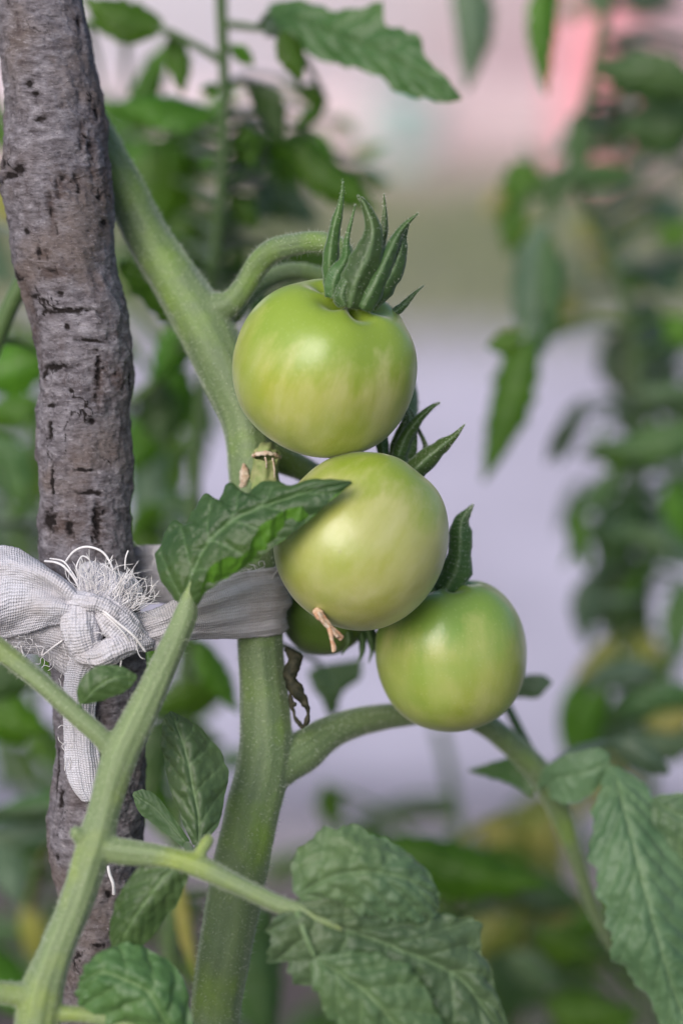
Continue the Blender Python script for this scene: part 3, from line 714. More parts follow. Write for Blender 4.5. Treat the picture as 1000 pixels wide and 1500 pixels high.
# leaves on its right-hand branch
blade('leaf', [[(786, 1160, 250), (800, 1152, 248), (805, 1170, 248)], [(795, 1125, 235), (815, 1140, 232), (815, 1175, 240)], [(835, 1104, 222), (845, 1135, 215), (838, 1178, 228)], [(872, 1098, 214), (875, 1125, 208), (868, 1160, 220)], [(892, 1104, 212), (893, 1114, 210), (892, 1130, 214)]],
      M['leaf_dull'], plant, nu=50, teeth=0.08, nt=4, seed=3, bull=0.03)
blade('leaf', [[(888, 1122, 212), (896, 1122, 210), (905, 1122, 212)], [(878, 1160, 190), (908, 1165, 175), (950, 1160, 200)], [(866, 1215, 170), (922, 1215, 150), (985, 1230, 185)], [(872, 1290, 150), (938, 1280, 130), (1012, 1290, 180)],
               [(888, 1345, 140), (955, 1345, 122), (1035, 1350, 178)], [(903, 1405, 140), (972, 1405, 122), (1050, 1400, 175)], [(945, 1455, 145), (990, 1460, 130), (1060, 1450, 175)], [(970, 1500, 150), (1010, 1510, 142), (1050, 1500, 170)], [(1030, 1560, 170), (1035, 1565, 170), (1040, 1560, 172)]],
      M['leaf_dull'], plant, nu=130, nv=65, teeth=0.16, nt=9, nvein=11, seed=8, bull=0.03, skew=0.0,
      petiole=([P(818, 1183, 300), P(850, 1150, 260), P(880, 1128, 222), P(897, 1125, 211)], [R(9), R(7), R(6), R(5)]))
blade('leaf', [[(940, 1178, 200), (948, 1172, 198), (955, 1168, 200)], [(955, 1205, 180), (975, 1185, 172), (990, 1160, 180)], [(975, 1240, 170), (1010, 1205, 160), (1035, 1160, 180)], [(1010, 1275, 180), (1040, 1240, 170), (1070, 1190, 190)], [(1080, 1270, 200), (1085, 1265, 200), (1090, 1255, 200)]],
      M['leaf_dull'], plant, nu=60, teeth=0.1, nt=6, seed=5, bull=0.035, petiole=([P(900, 1150, 200), P(925, 1168, 198), P(945, 1172, 198)], [R(5), R(4), R(4)]))
blade('leaf', [[(888, 1092, 420), (892, 1085, 420), (896, 1078, 420)], [(905, 1105, 400), (915, 1088, 395), (925, 1076, 400)], [(935, 1128, 395), (948, 1108, 390), (955, 1092, 398)], [(978, 1135, 410), (980, 1132, 410), (982, 1130, 410)]],
      M['leaf_blue'], plant, nu=30, nv=17, teeth=0.08, nt=4, seed=6, petiole=([P(792, 1135, 265), P(840, 1100, 340), P(892, 1085, 420)], [R(8), R(6), R(5)]))
blade('leaf', [[(778, 1168, 275), (785, 1150, 275), (790, 1128, 275)], [(745, 1148, 300), (752, 1130, 295), (758, 1110, 300)], [(715, 1138, 320), (718, 1128, 318), (722, 1117, 320)], [(684, 1130, 330), (686, 1129, 330), (686, 1127, 330)]],
      M['leaf_dark'], plant, nu=40, nv=21, teeth=0.1, nt=4, seed=7)
# thin side stalks right of the lowest fruit
for path in ([(795, 1135, 265, 9), (770, 1090, 300, 8), (745, 1040, 330, 7), (728, 1010, 350, 6)], [(800, 1140, 270, 9), (840, 1108, 330, 8), (880, 1098, 400, 7), (930, 1080, 480, 6)]):
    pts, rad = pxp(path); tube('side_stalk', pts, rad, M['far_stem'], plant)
blade('leaf', [[(725, 1012, 330), (728, 1006, 330), (730, 1000, 330)], [(752, 1020, 320), (757, 1004, 315), (762, 990, 320)], [(785, 1022, 310), (788, 1006, 306), (790, 988, 312)], [(806, 1004, 310), (808, 1002, 310), (808, 998, 310)]],
      M['leaf_blue'], plant, nu=30, nv=17, teeth=0.1, nt=3, seed=9)
# leaflet peeping under the third fruit
blade('leaf', [[(450, 985, 520), (470, 975, 520), (530, 965, 520)], [(455, 1000, 510), (490, 1005, 500), (525, 990, 510)], [(470, 1020, 510), (487, 1030, 505), (500, 1012, 510)], [(484, 1052, 520), (486, 1054, 520), (488, 1052, 520)]],
      M['leaf_pale'], plant, nu=30, nv=17, teeth=0.06, nt=3, seed=19, petiole=([P(470, 975, 520), P(450, 960, 400), P(400, 940, 60)], [R(5), R(5), R(5)]))

# withered curl beside the stem
cu = [(418, 948, 16, 4), (432, 968, 0, 11), (424, 992, -8, 9), (434, 1012, -12, 10), (446, 1030, -12, 5), (451, 1050, -10, 3.5), (444, 1064, -6, 3), (434, 1056, 0, 3), (428, 1036, 6, 3), (424, 1015, 8, 3)]
pts, rad = pxp(cu); tube('withered_sepal', pts, rad, M['dry_dark'], plant, n=70, nv=12, disp=lambda V, t, c: R(2.5) * fbm(V * 900, 8, 3))
pts, rad = pxp([(429, 1029, -10, 2), (431, 1032, -11, 4), (434, 1034, -10, 2)]); tube('withered_bud', pts, rad, M['dry_dark'], plant)

# ------------------------------------------------------------------ the tomatoes
def tomato(label, c, axis_px, ra, rp, d, mat, lobes=5, seed=0, lob=0.025, dimple=0.12, sq=0.80, egg=0.0):
    loc = P(c[0], c[1], d)
    ax = RT * axis_px[0] + UP * axis_px[1] - FW * axis_px[2]; ax /= np.linalg.norm(ax)
    root = empty('tomato', loc, label, 'tomato', 'green tomatoes ripening on the truss')
    z = Vector(ax); rot = z.to_track_quat('Z', 'Y')
    nu, nv = 110, 150
    th = np.linspace(0.0, math.pi, nu)[:, None]; ph = np.linspace(0, 2 * math.pi, nv, endpoint=False)[None]
    ra, rp = R(ra, d), R(rp, d)
    s, co = np.sin(th), np.cos(th)
    e = 1.12
    sx = np.abs(s) ** sq * (1 + egg * co); cz = np.sign(co) * np.abs(co) ** 0.97
    top = np.clip(co, 0, 1) ** 1.5
    lb = 1 + lob * np.cos(lobes * ph + seed + 0.5 * np.sin(ph)) * (0.25 + top) + 0.012 * np.cos(2 * ph + seed * 2)
    x = ra * sx * lb * np.cos(ph); y = ra * sx * lb * np.sin(ph)
    zz = rp * cz - rp * dimple * np.exp(-(th / 0.33) ** 2) * (1 + 0.4 * np.cos(lobes * ph + seed + 3.14)) - rp * 0.03 * np.exp(-((math.pi - th) / 0.25) ** 2) + 0 * ph
    V = np.stack([x, y, zz + 0 * x], -1)
    V = V * (1 + 0.010 * fbm(V / ra * 1.3 + seed * 5, 50 + seed, 3))[..., None]
    pol = np.broadcast_to((co + 1) / 2, x.shape)
    me = mesh('fruit', V, gridfaces(nu, nv, True)[:, ::-1], {'pol': pol})
    o = bpy.data.objects.new('fruit', me); COL.objects.link(o); me.materials.append(mat); me.polygons.foreach_set('use_smooth', [True] * len(me.polygons))
    o.parent = root; o.rotation_mode = 'QUATERNION'; o.rotation_quaternion = rot
    return root, ax, loc
TM = [tomato_mat('tomato_skin_a', (0.47, 0.48, 0.18), (0.36, 0.39, 0.06), (0.23, 0.33, 0.03), 0.0),
      tomato_mat('tomato_skin_b', (0.46, 0.46, 0.19), (0.36, 0.375, 0.09), (0.25, 0.335, 0.03), 0.31),
      tomato_mat('tomato_skin_c', (0.39, 0.42, 0.13), (0.28, 0.34, 0.05), (0.19, 0.31, 0.05), 0.77),
      tomato_mat('tomato_skin_shaded', (0.10, 0.17, 0.03), (0.08, 0.14, 0.02), (0.06, 0.12, 0.02), 1.3)]  # last skin: shade behind the middle fruit is put into its dark colour
t1, a1, l1 = tomato('uppermost pale green tomato with a tall tuft of upright sepals', (476, 539), (0.30, 0.80, 0.42), 133, 125, -60, TM[0], seed=1, lob=0.045, dimple=0.2, sq=0.80)
t2, a2, l2 = tomato('middle tomato partly covered by the tip of the folded leaf', (531, 790), (0.45, 0.80, -0.35), 123, 130, -90, TM[1], seed=2, lob=0.03, sq=0.86, egg=-0.05)
t3, a3, l3 = tomato('lowest and rightmost of the three large green tomatoes', (662, 958), (-0.10, 0.93, 0.12), 111, 110, 45, TM[2], seed=3, lob=0.035, sq=0.76, egg=0.02)
t4, a4, l4 = tomato('small green tomato, skin colour darkened for shade, tucked behind the middle one beside the cloth', (478, 890), (0.3, 0.5, -0.8), 68, 70, 115, TM[3], seed=4)

def calyx_base(name, c, d, r, axis, parent, mat):
    p = P(c[0], c[1], d); ax = RT * axis[0] + UP * axis[1] - FW * axis[2]; ax /= np.linalg.norm(ax)
    pts = [p - ax * R(r * .35), p, p + ax * R(r * .5), p + ax * R(r * 1.1)]
    return tube(name, pts, [R(r), R(r * 1.05), R(r * .8), R(r * .5)], mat, parent, disp=lambda V, t, c: R(1.2) * np.cos(5 * t) + R(.8) * fbm(V * 800, 3, 2))
def sep(parent, path, width, seed, mat='sepal', **k):
    o, G = sepal('sepal', path, M[mat], parent, width, seed, **k)
    G_ = G; nn = (CAM - G_) * 0 + rng.normal(0, 1, G_.shape)
    return G_
# crown of the uppermost fruit
cb = calyx_base('calyx', (517, 432), -118, 24, (0.3, 0.8, 0.4), t1, M['sepal'])
GG = []
for path, wd, sd, kw in [
    ([(487, 425, -122), (482, 385, -128), (489, 335, -132), (499, 295, -134), (502, 262, -134)], 26, 1, dict(cup=0.9, twist=0.5)),
    ([(511, 450, -150), (522, 410, -158), (540, 370, -160), (547, 335, -158), (535, 300, -150), (524, 286, -144)], 52, 2, dict(cup=0.55)),
    ([(530, 452, -148), (552, 410, -152), (570, 370, -148), (588, 335, -142), (612, 312, -136)], 36, 3, dict(cup=0.8)),
    ([(540, 446, -140), (566, 412, -138), (584, 372, -132), (590, 348, -128), (600, 322, -124)], 34, 4, dict(cup=0.7)),
    ([(520, 430, -110), (545, 385, -104), (560, 345, -100), (564, 312, -98), (562, 284, -98)], 24, 5, dict(cup=0.5, twist=-0.5)),
    ([(486, 436, -140), (490, 405, -146), (505, 380, -140), (508, 350, -128), (520, 300, -120)], 26, 6, dict(cup=0.5)),
    ([(560, 470, -80), (585, 452, -70), (602, 434, -64), (620, 418, -60)], 15, 7, dict(cup=0.6)),
    ([(505, 448, -150), (500, 430, -154), (512, 400, -150), (516, 372, -140)], 26, 8, dict(cup=0.6))]:
    GG.append(sep(cb, path, wd, sd, **kw))
# crown of the middle fruit, behind it
cb2 = calyx_base('calyx', (584, 684), 2, 18, (0.45, 0.8, -0.35), t2, M['sepal'])
for path, wd, sd, kw in [
    ([(578, 690, 0), (592, 645, -4), (612, 615, -8), (632, 596, -8), (644, 590, -6)], 21, 11, dict(cup=0.8)),
    ([(592, 702, -30), (618, 678, -36), (645, 655, -38), (664, 640, -38), (680, 622, -36)], 34, 12, dict(cup=0.7)),
    ([(586, 690, 10), (600, 660, 14), (606, 638, 16), (612, 622, 18)], 22, 13, dict(cup=0.5)),
    ([(562, 668, 10), (558, 640, 14), (556, 622, 16), (566, 605, 18)], 20, 14, dict(cup=0.6, twist=0.5)),
    ([(590, 690, 20), (622, 660, 26), (612, 628, 24), (600, 600, 20), (590, 592, 20)], 9, 15, dict(cup=0.3, twist=1.5)),
    ([(575, 680, 5), (584, 640, 8), (596, 612, 6), (594, 596, 6)], 18, 16, dict(cup=0.6))]:
    GG.append(sep(cb2, path, wd, sd, **kw))
# crown of the lowest fruit
cb3 = calyx_base('calyx', (652, 868), 38, 18, (-0.1, 0.93, 0.1), t3, M['sepal'])
for path, wd, sd, kw in [
    ([(650, 870, 10), (668, 835, 4), (674, 800, 0), (674, 768, 0), (684, 752, 0), (692, 740, 2)], 46, 21, dict(cup=0.6, base_w=0.9)),
    ([(640, 872, 20), (610, 880, 60), (585, 885, 80), (560, 890, 90)], 24, 22, dict(cup=0.5))]:
    GG.append(sep(cb3, path, wd, sd, **kw))
# dark drooping tips between the fruit (crown of the small one)
cb4 = calyx_base('calyx', (520, 915), 110, 20, (0.6, -0.2, 0.2), t4, M['sepal'])
for path, wd, sd in [([(516, 905, 90), (528, 930, 84), (530, 955, 82), (520, 978, 82)], 16, 31), ([(530, 905, 90), (540, 930, 88), (545, 950, 88), (540, 972, 90)], 16, 32), ([(505, 915, 60), (510, 940, 56), (500, 960, 60)], 14, 33), ([(540, 915, 100), (548, 940, 95), (552, 965, 95)], 14, 34)]:
    GG.append(sep(cb4, path, wd, sd))
# dry flower remnant hanging from the middle fruit
dr_ = tube('dry_flower', *pxp([(460, 892, -150, 3), (466, 899, -154, 6), (474, 908, -156, 4.5), (484, 920, -156, 3.6), (494, 930, -154, 4.4), (502, 936, -152, 2)]), M['dry'], t2, n=60, nv=14, disp=lambda V, t, c: R(1.6) * np.cos(5 * t) + R(1) * fbm(V * 1200, 3, 2))
tube('dry_petal', *pxp([(478, 912, -160, 3), (484, 926, -162, 4), (486, 938, -160, 3), (489, 950, -158, 4), (487, 956, -158, 2)]), M['dry'], dr_, n=40, nv=10)
tube('dry_petal', *pxp([(466, 896, -160, 3), (474, 912, -163, 3), (486, 924, -161, 3), (496, 934, -160, 3)]), M['cut_end'], dr_, n=40, nv=10)
hairs_at = None
gv_ = np.concatenate(GG); hn = rng.normal(0, 1, gv_.shape); hn /= np.linalg.norm(hn, axis=1)[:, None]

# ------------------------------------------------------------------ the leafy shoot in front
sb = P(40, 1560, -265)
shoot = empty('tomato_shoot', (sb[0] + 0.01, sb[1] + 0.02, 0), 'pale green shoot in front of the stake, carrying the leaf folded over the fruit', 'tomato shoot')
sgx, sgy = shoot.location.x, shoot.location.y
s_main = [W(288, 838, -200, 2), W(279, 862, -193, 6), W(276, 880, -189, 12), W(272, 900, -187, 16), W(262, 925, -190, 17), W(235, 985, -198, 19), W(205, 1050, -206, 22), W(176, 1110, -214, 23), W(154, 1180, -222, 21), W(136, 1245, -230, 24), W(112, 1320, -240, 23), W(80, 1400, -250, 23), W(62, 1455, -256, 28), W(48, 1530, -262, 28), W(30, 1640, -268, 28)]
p0 = P(30, 1640, -268)
for k in range(1, 6):
    q = np.array([sgx, sgy, -0.03]); f = k / 5; s_main.append((p0 * (1 - f) + q * f, R(28)))
s_a = [W(166, 1110, -214, 12), W(150, 1082, -212, 13), W(112, 1048, -205, 13), W(60, 1000, -196, 13), W(0, 952, -190, 14), W(-60, 905, -186, 14)]
s_b = [W(130, 1240, -230, 15), W(180, 1248, -236, 17), W(240, 1256, -244, 14), W(290, 1270, -250, 15), W(350, 1298, -258, 12.5), W(405, 1324, -264, 12), W(440, 1334, -270, 9), W(470, 1348, -282, 6), W(505, 1364, -286, 2.5)]
s_c = [W(70, 1460, -256, 18), W(30, 1458, -262, 18), W(-30, 1452, -270, 18), W(-80, 1448, -275, 18)]
s_d = [W(60, 1490, -258, 14), W(110, 1486, -262, 12), W(170, 1498, -266, 12), W(230, 1520, -270, 12)]
s_e = [W(285, 1266, -249, 10), W(296, 1245, -245, 9), W(304, 1232, -240, 10), W(303, 1222, -236, 6)]
s_f = [W(132, 1240, -232, 10), W(116, 1226, -240, 11), W(106, 1212, -244, 8)]
s_main = [(a_, b_ * 1.12) for a_, b_ in s_main]; s_b = [(a_, b_ * 1.15) for a_, b_ in s_b]; s_a = [(a_, b_ * 1.12) for a_, b_ in s_a]
o, V2, N2 = blend('stem', [s_main, s_a, s_b, s_c, s_d, s_e, s_f], M['shoot'], shoot, voxel=0.00045, smooth=8, rib=0.04, lump=0.03)
hairs('stem_hair', V2, N2, 6000, 0.0009, shoot, rad=0.00005)
hairs('stem_fuzz', V2, N2, 15000, 0.0003, shoot, rad=0.00003)
# the folded leaf: its lower margin curls up and over, showing the underside
FL = [  # upper edge, midrib, fold (lower silhouette), free edge of the curled margin
    [(256, 880, -180), (275, 887, -190), (290, 886, -192), (290, 880, -196)],
    [(238, 848, -166), (274, 862, -196), (303, 866, -206), (300, 850, -224)],
    [(231, 812, -158), (284, 832, -198), (314, 862, -212), (312, 829, -234)],
    [(242, 788, -156), (296, 808, -198), (328, 852, -216), (331, 818, -238)],
    [(254, 766, -156), (308, 790, -200), (345, 843, -218), (352, 818, -238)],
    [(276, 764, -164), (322, 776, -202), (366, 830, -218), (372, 792, -236)],
    [(300, 726, -160), (338, 764, -204), (386, 816, -219), (384, 770, -236)],
    [(322, 734, -172), (358, 752, -206), (404, 802, -220), (404, 756, -234)],
    [(336, 712, -172), (378, 744, -208), (424, 786, -220), (424, 746, -232)],
    [(362, 726, -184), (400, 736, -210), (444, 770, -220), (446, 742, -229)],
    [(384, 708, -186), (422, 729, -212), (462, 754, -220), (466, 736, -226)],
    [(424, 710, -196), (452, 719, -214), (482, 736, -220), (484, 727, -223)],
    [(466, 704, -206), (482, 711, -217), (498, 722, -220), (499, 718, -221)],
    [(514, 704, -217), (515, 706, -218), (516, 708, -219), (516, 709, -219)]]
FR = []
for e, m_, f_, g_ in FL:
    e, m_, f_, g_ = map(np.array, (e, m_, f_, g_))
    FR.append([tuple(e), tuple(e * .67 + m_ * .33 + np.array([0, 0, -5])), tuple(e * .33 + m_ * .67 + np.array([0, 0, -4])), tuple(m_), tuple((m_ + f_) / 2 + np.array([0, 0, -4])), tuple(f_), tuple(g_)])
blade('leaf', FR, M['leaf_fold'], shoot, nu=150, nv=97, teeth=0.035, nt=12, nvein=6, seed=2, bull=0.03, skew=0.0, ruf=0.5)
# leaf standing between shoot and stem
blade('leaf', [[(282, 1238, -150), (291, 1240, -152), (300, 1236, -150)], [(262, 1190, -140), (290, 1195, -150), (322, 1200, -128)], [(245, 1140, -130), (280, 1140, -148), (334, 1150, -116)], [(238, 1095, -120), (270, 1095, -138), (324, 1108, -108)], [(240, 1060, -115), (258, 1062, -126), (290, 1068, -110)], [(248, 1043, -115), (250, 1042, -116), (254, 1043, -115)]],
      M['leaf_pale'], shoot, nu=70, nv=41, teeth=0.05, nt=5, nvein=6, seed=12, bull=0.04, petiole=([P(292, 1240, -151), P(292, 1255, -200), P(288, 1268, -248)], [R(8), R(9), R(10)]))
blade('leaf', [[(278, 1232, -110), (274, 1238, -115), (268, 1242, -118)], [(235, 1172, -95), (232, 1190, -100), (232, 1212, -98)], [(212, 1158, -90), (208, 1172, -94), (205, 1190, -92)], [(196, 1160, -90), (195, 1162, -90), (194, 1165, -90)]], M['leaf_pale'], shoot, nu=30, nv=17, teeth=0.05, seed=17,
      petiole=([P(274, 1238, -115), P(285, 1262, -245)], [R(7), R(7)]))
blade('leaf', [[(262, 1256, -250), (272, 1260, -252), (282, 1264, -250)], [(215, 1262, -240), (240, 1285, -256), (272, 1300, -246)], [(182, 1300, -235), (214, 1320, -256), (250, 1335, -238)], [(163, 1350, -232), (190, 1355, -250), (215, 1378, -236)], [(164, 1390, -232), (172, 1395, -238), (190, 1400, -236)], [(178, 1418, -236), (180, 1419, -236), (183, 1420, -236)]],
      M['leaf'], shoot, nu=70, nv=41, teeth=0.05, nt=5, nvein=9, seed=13, bull=0.03)
blade('leaf', [[(285, 1545, -280), (272, 1545, -285), (258, 1550, -285)], [(278, 1480, -272), (240, 1495, -290), (215, 1540, -275)], [(262, 1425, -262), (218, 1455, -292), (180, 1515, -272)], [(225, 1396, -255), (180, 1435, -290), (150, 1500, -270)], [(180, 1388, -252), (148, 1425, -276), (125, 1480, -266)], [(140, 1405, -255), (122, 1435, -264), (116, 1465, -262)], [(118, 1432, -260), (116, 1438, -260), (115, 1446, -260)]],
      M['leaf'], shoot, nu=80, nv=51, teeth=0.07, nt=6, nvein=6, seed=14, bull=0.055, petiole=([P(272, 1545, -285), P(230, 1520, -270)], [R(8), R(9)]))
# small leaflet before the cloth tail
blade('leaf', [[(114, 1028, -206), (118, 1032, -208), (124, 1032, -207)], [(116, 998, -212), (138, 1010, -220), (152, 1026, -212)], [(138, 978, -214), (162, 995, -224), (178, 1015, -214)], [(172, 976, -214), (184, 990, -218), (195, 1000, -214)], [(199, 988, -214), (200, 990, -214), (201, 992, -214)]],
      M['leaf'], shoot, nu=50, nv=31, teeth=0.05, nt=4, nvein=5, seed=15, bull=0.03, petiole=([P(118, 1032, -208), P(112, 1046, -206)], [R(5), R(5)]))
# the big leaf group at the bottom
blade('leaf', [[(428, 1305, -268), (434, 1312, -270), (444, 1322, -270)], [(432, 1262, -262), (468, 1292, -285), (498, 1335, -272)], [(462, 1228, -258), (505, 1280, -292), (535, 1338, -274)], [(510, 1214, -255), (545, 1278, -292), (572, 1344, -272)], [(556, 1228, -255), (582, 1285, -286), (604, 1346, -270)], [(600, 1262, -256), (615, 1300, -278), (628, 1342, -268)], [(634, 1305, -258), (636, 1320, -264), (638, 1334, -264)], [(643, 1325, -262), (643, 1327, -262), (642, 1329, -262)]],
      M['leaf_dull'], shoot, nu=110, nv=71, teeth=0.12, nt=7, nvein=6, seed=21, bull=0.05, skew=0.0)
blade('leaf', [[(432, 1318, -268), (436, 1324, -270), (430, 1330, -270)], [(480, 1325, -270), (462, 1345, -285), (400, 1350, -268)], [(530, 1335, -266), (505, 1362, -284), (394, 1385, -264)], [(590, 1338, -262), (555, 1380, -284), (425, 1425, -262)], [(645, 1338, -258), (600, 1398, -282), (500, 1450, -262)], [(700, 1345, -252), (640, 1415, -276), (560, 1480, -264)], [(705, 1395, -250), (680, 1440, -268), (610, 1510, -264)], [(722, 1450, -250), (710, 1480, -260), (670, 1540, -262)], [(758, 1540, -255), (756, 1544, -256), (752, 1548, -256)]],
      M['leaf_dull'], shoot, nu=130, nv=81, teeth=0.17, nt=7, nvein=7, seed=22, bull=0.045, skew=0.0)
blade('leaf', [[(470, 1398, -290), (462, 1404, -292), (452, 1412, -290)], [(545, 1398, -292), (505, 1432, -308), (470, 1462, -292)], [(600, 1420, -290), (550, 1468, -310), (505, 1520, -292)], [(632, 1465, -288), (585, 1510, -304), (545, 1560, -292)], [(655, 1530, -288), (630, 1560, -294), (600, 1590, -290)], [(660, 1600, -290), (655, 1605, -290), (650, 1610, -290)]],
      M['leaf_pale'], shoot, nu=80, nv=51, teeth=0.14, nt=6, nvein=6, seed=23, bull=0.05, skew=0.0, petiole=([P(462, 1404, -293), P(450, 1378, -292), P(440, 1350, -284), P(436, 1334, -274)], [R(3), R(4), R(5), R(6)]))

# ------------------------------------------------------------------ the cloth tie
tie = empty('cloth_tie', P(135, 925, -60), 'white gauze strip knotted round the stake and looped round the stem, ends frayed', 'cloth tie')
sheetrows('loop', [
    [(196, 903, -78), (198, 915, -90), (203, 930, -95), (206, 945, -88), (208, 960, -74)],
    [(228, 893, -84), (232, 905, -98), (238, 920, -102), (242, 938, -96), (243, 952, -80)],
    [(266, 872, -72), (270, 888, -88), (273, 905, -92), (275, 922, -86), (275, 938, -70)],
    [(305, 852, -45), (308, 872, -60), (310, 895, -66), (312, 918, -60), (312, 936, -46)],
    [(355, 838, -22), (357, 860, -32), (358, 884, -36), (358, 912, -32), (358, 936, -22)],
    [(398, 832, -6), (402, 855, -14), (404, 880, -16), (404, 906, -14), (400, 933, -6)],
    [(417, 830, 25), (421, 852, 22), (423, 876, 20), (423, 902, 22), (419, 926, 26)],
    [(412, 828, 58), (414, 850, 60), (415, 874, 60), (414, 896, 60), (410, 918, 58)],
    [(370, 820, 82), (370, 842, 84), (370, 864, 84), (370, 886, 84), (368, 908, 82)],
    [(300, 806, 74), (300, 828, 76), (300, 850, 76), (298, 870, 76), (298, 890, 74)],
    [(240, 799, 60), (240, 820, 58), (240, 842, 58), (240, 864, 58), (240, 884, 60)],
    [(195, 800, 88), (195, 822, 86), (194, 844, 86), (194, 864, 86), (194, 884, 88)],
    [(130, 803, 112), (130, 825, 112), (130, 847, 112), (130, 866, 112), (130, 886, 112)],
    [(66, 822, 78), (66, 838, 78), (66, 854, 78), (68, 870, 78), (70, 886, 78)],
    [(48, 840, 20), (50, 852, 18), (52, 866, 18), (54, 880, 18), (58, 894, 20)],
    [(72, 850, -45), (76, 862, -50), (80, 874, -52), (84, 886, -50), (88, 898, -46)],
    [(112, 880, -84), (114, 886, -90), (116, 893, -92), (118, 900, -90), (120, 906, -84)]],
    M['cloth_grey'], tie, nu=420, nv=60, wr=R(4.5), fr=(60, 420), seed=4, folds=R(3.5), nfold=3, fray=R(0.8), thick=R(3))
sheetrows('bow_end', [
    [(-90, 812, -70), (-90, 835, -96), (-90, 870, -104), (-90, 910, -96), (-90, 945, -70)],
    [(-20, 800, -78), (-20, 826, -112), (-20, 866, -116), (-20, 908, -104), (-20, 938, -80)],
    [(15, 802, -82), (16, 824, -118), (16, 860, -120), (14, 900, -104), (8, 936, -84)],
    [(50, 815, -86), (50, 834, -122), (50, 862, -116), (48, 892, -110), (38, 928, -92)],
    [(85, 838, -90), (82, 852, -124), (80, 872, -112), (76, 892, -118), (66, 918, -100)],
    [(112, 862, -96), (108, 872, -124), (104, 884, -112), (100, 894, -122), (94, 912, -104)],
    [(134, 882, -104), (132, 887, -118), (130, 892, -116), (127, 898, -118), (123, 906, -106)]],
    M['cloth'], tie, nu=160, nv=80, wr=R(5), fr=(120, 200), seed=9, folds=R(3), nfold=2, fray=R(0.8), thick=R(3))
sheetrows('under_end', [
    [(-30, 905, -60), (-30, 925, -62), (-30, 950, -60)], [(15, 908, -70), (16, 930, -74), (18, 956, -64)], [(50, 905, -78), (55, 930, -82), (60, 962, -66)], [(85, 905, -84), (92, 935, -88), (102, 988, -64)], [(118, 925, -86), (124, 950, -90), (132, 985, -68)], [(150, 940, -88), (152, 958, -92), (156, 975, -76)]],
    M['cloth_grey'], tie, nu=110, nv=50, wr=R(5), fr=(160, 160), seed=19, folds=R(3), nfold=3, fray=R(2.5), thick=R(2.5))
def roll(name, path, mat, seed, fold=3.0, nf=4, flat=0.75):
    pts, rad = pxp(path); n = len(path) * 16
    V, c, r, dirs, th = tube_arr(pts, rad, n, 60)
    u = np.linspace(0, 1, n)[:, None]
    hh = R(fold) * (np.abs(np.sin(nf * th[None] + 3 * u + 1.4 * vnoise(np.stack([u * 7 + 0 * th, 0 * u + np.cos(th), np.sin(th) + 0 * u], -1), seed))) - 0.6) + R(2.2) * fbm(V * 500, seed, 3)
    hh = hh * np.clip(r / r.max() * 1.5, 0, 1)[:, None]
    V = V + dirs * hh[..., None]
    L = np.concatenate([[0], np.cumsum(np.linalg.norm(np.diff(c, axis=0), axis=1))])[:, None] + 0 * th
    return link(name, mesh(name, V, gridfaces(n, 60, True), {'cu': L, 'cv': np.abs(th[None] - math.pi) * r.mean() + 0 * u}), mat, tie)
roll('knot', [(124, 868, -88, 14), (120, 886, -100, 25), (119, 908, -106, 29), (121, 930, -106, 28), (128, 950, -102, 24), (138, 964, -94, 14)], M['cloth'], 1, 3.2, 5)
roll('knot', [(128, 878, -92, 12), (150, 890, -104, 22), (168, 908, -106, 27), (188, 926, -102, 24), (206, 938, -92, 16), (216, 944, -82, 8)], M['cloth'], 6, 3.2, 5)
roll('knot_wrap', [(104, 944, -92, 8), (118, 958, -108, 14), (142, 962, -116, 16), (166, 952, -120, 18), (190, 944, -112, 16), (212, 942, -96, 12), (222, 940, -80, 6)], M['cloth'], 2, 2.6, 3)
roll('knot_wrap', [(96, 878, -100, 8), (118, 880, -120, 13), (146, 886, -126, 12), (172, 902, -122, 11), (194, 922, -110, 10), (208, 932, -96, 5)], M['cloth'], 5, 2.2, 3)
sheetrows('tail', [
    [(112, 950, -84), (128, 950, -100), (150, 952, -98), (172, 954, -80)],
    [(100, 972, -76), (116, 974, -90), (138, 976, -88), (158, 978, -72)],
    [(97, 1005, -66), (110, 1005, -78), (128, 1006, -76), (146, 1008, -62)],
    [(96, 1045, -62), (108, 1045, -74), (124, 1045, -72), (138, 1046, -60)],
    [(96, 1085, -60), (110, 1086, -72), (126, 1088, -70), (142, 1088, -58)],
    [(98, 1125, -58), (114, 1127, -68), (130, 1129, -66), (146, 1130, -56)],
    [(108, 1152, -56), (120, 1155, -64), (134, 1157, -62), (148, 1156, -54)],
    [(124, 1170, -54), (130, 1173, -58), (138, 1174, -58), (146, 1172, -52)]],
    M['cloth'], tie, nu=150, nv=44, wr=R(3), fr=(80, 300), seed=29, folds=R(2), nfold=2, fray=R(0.8), thick=R(3))
sheetrows('frayed_edge', [
    [(120, 888, -100), (140, 892, -112), (162, 896, -110), (188, 904, -96)],
    [(116, 868, -94), (140, 868, -106), (168, 872, -106), (200, 884, -90)],
    [(114, 846, -80), (140, 842, -92), (172, 850, -94), (208, 862, -80)],
    [(118, 826, -66), (138, 824, -72), (160, 834, -74), (186, 842, -70)]],
    M['cloth'], tie, nu=70, nv=40, wr=R(5), fr=(200, 200), seed=39, folds=R(3), nfold=4, fray=R(2), thick=R(1.5))
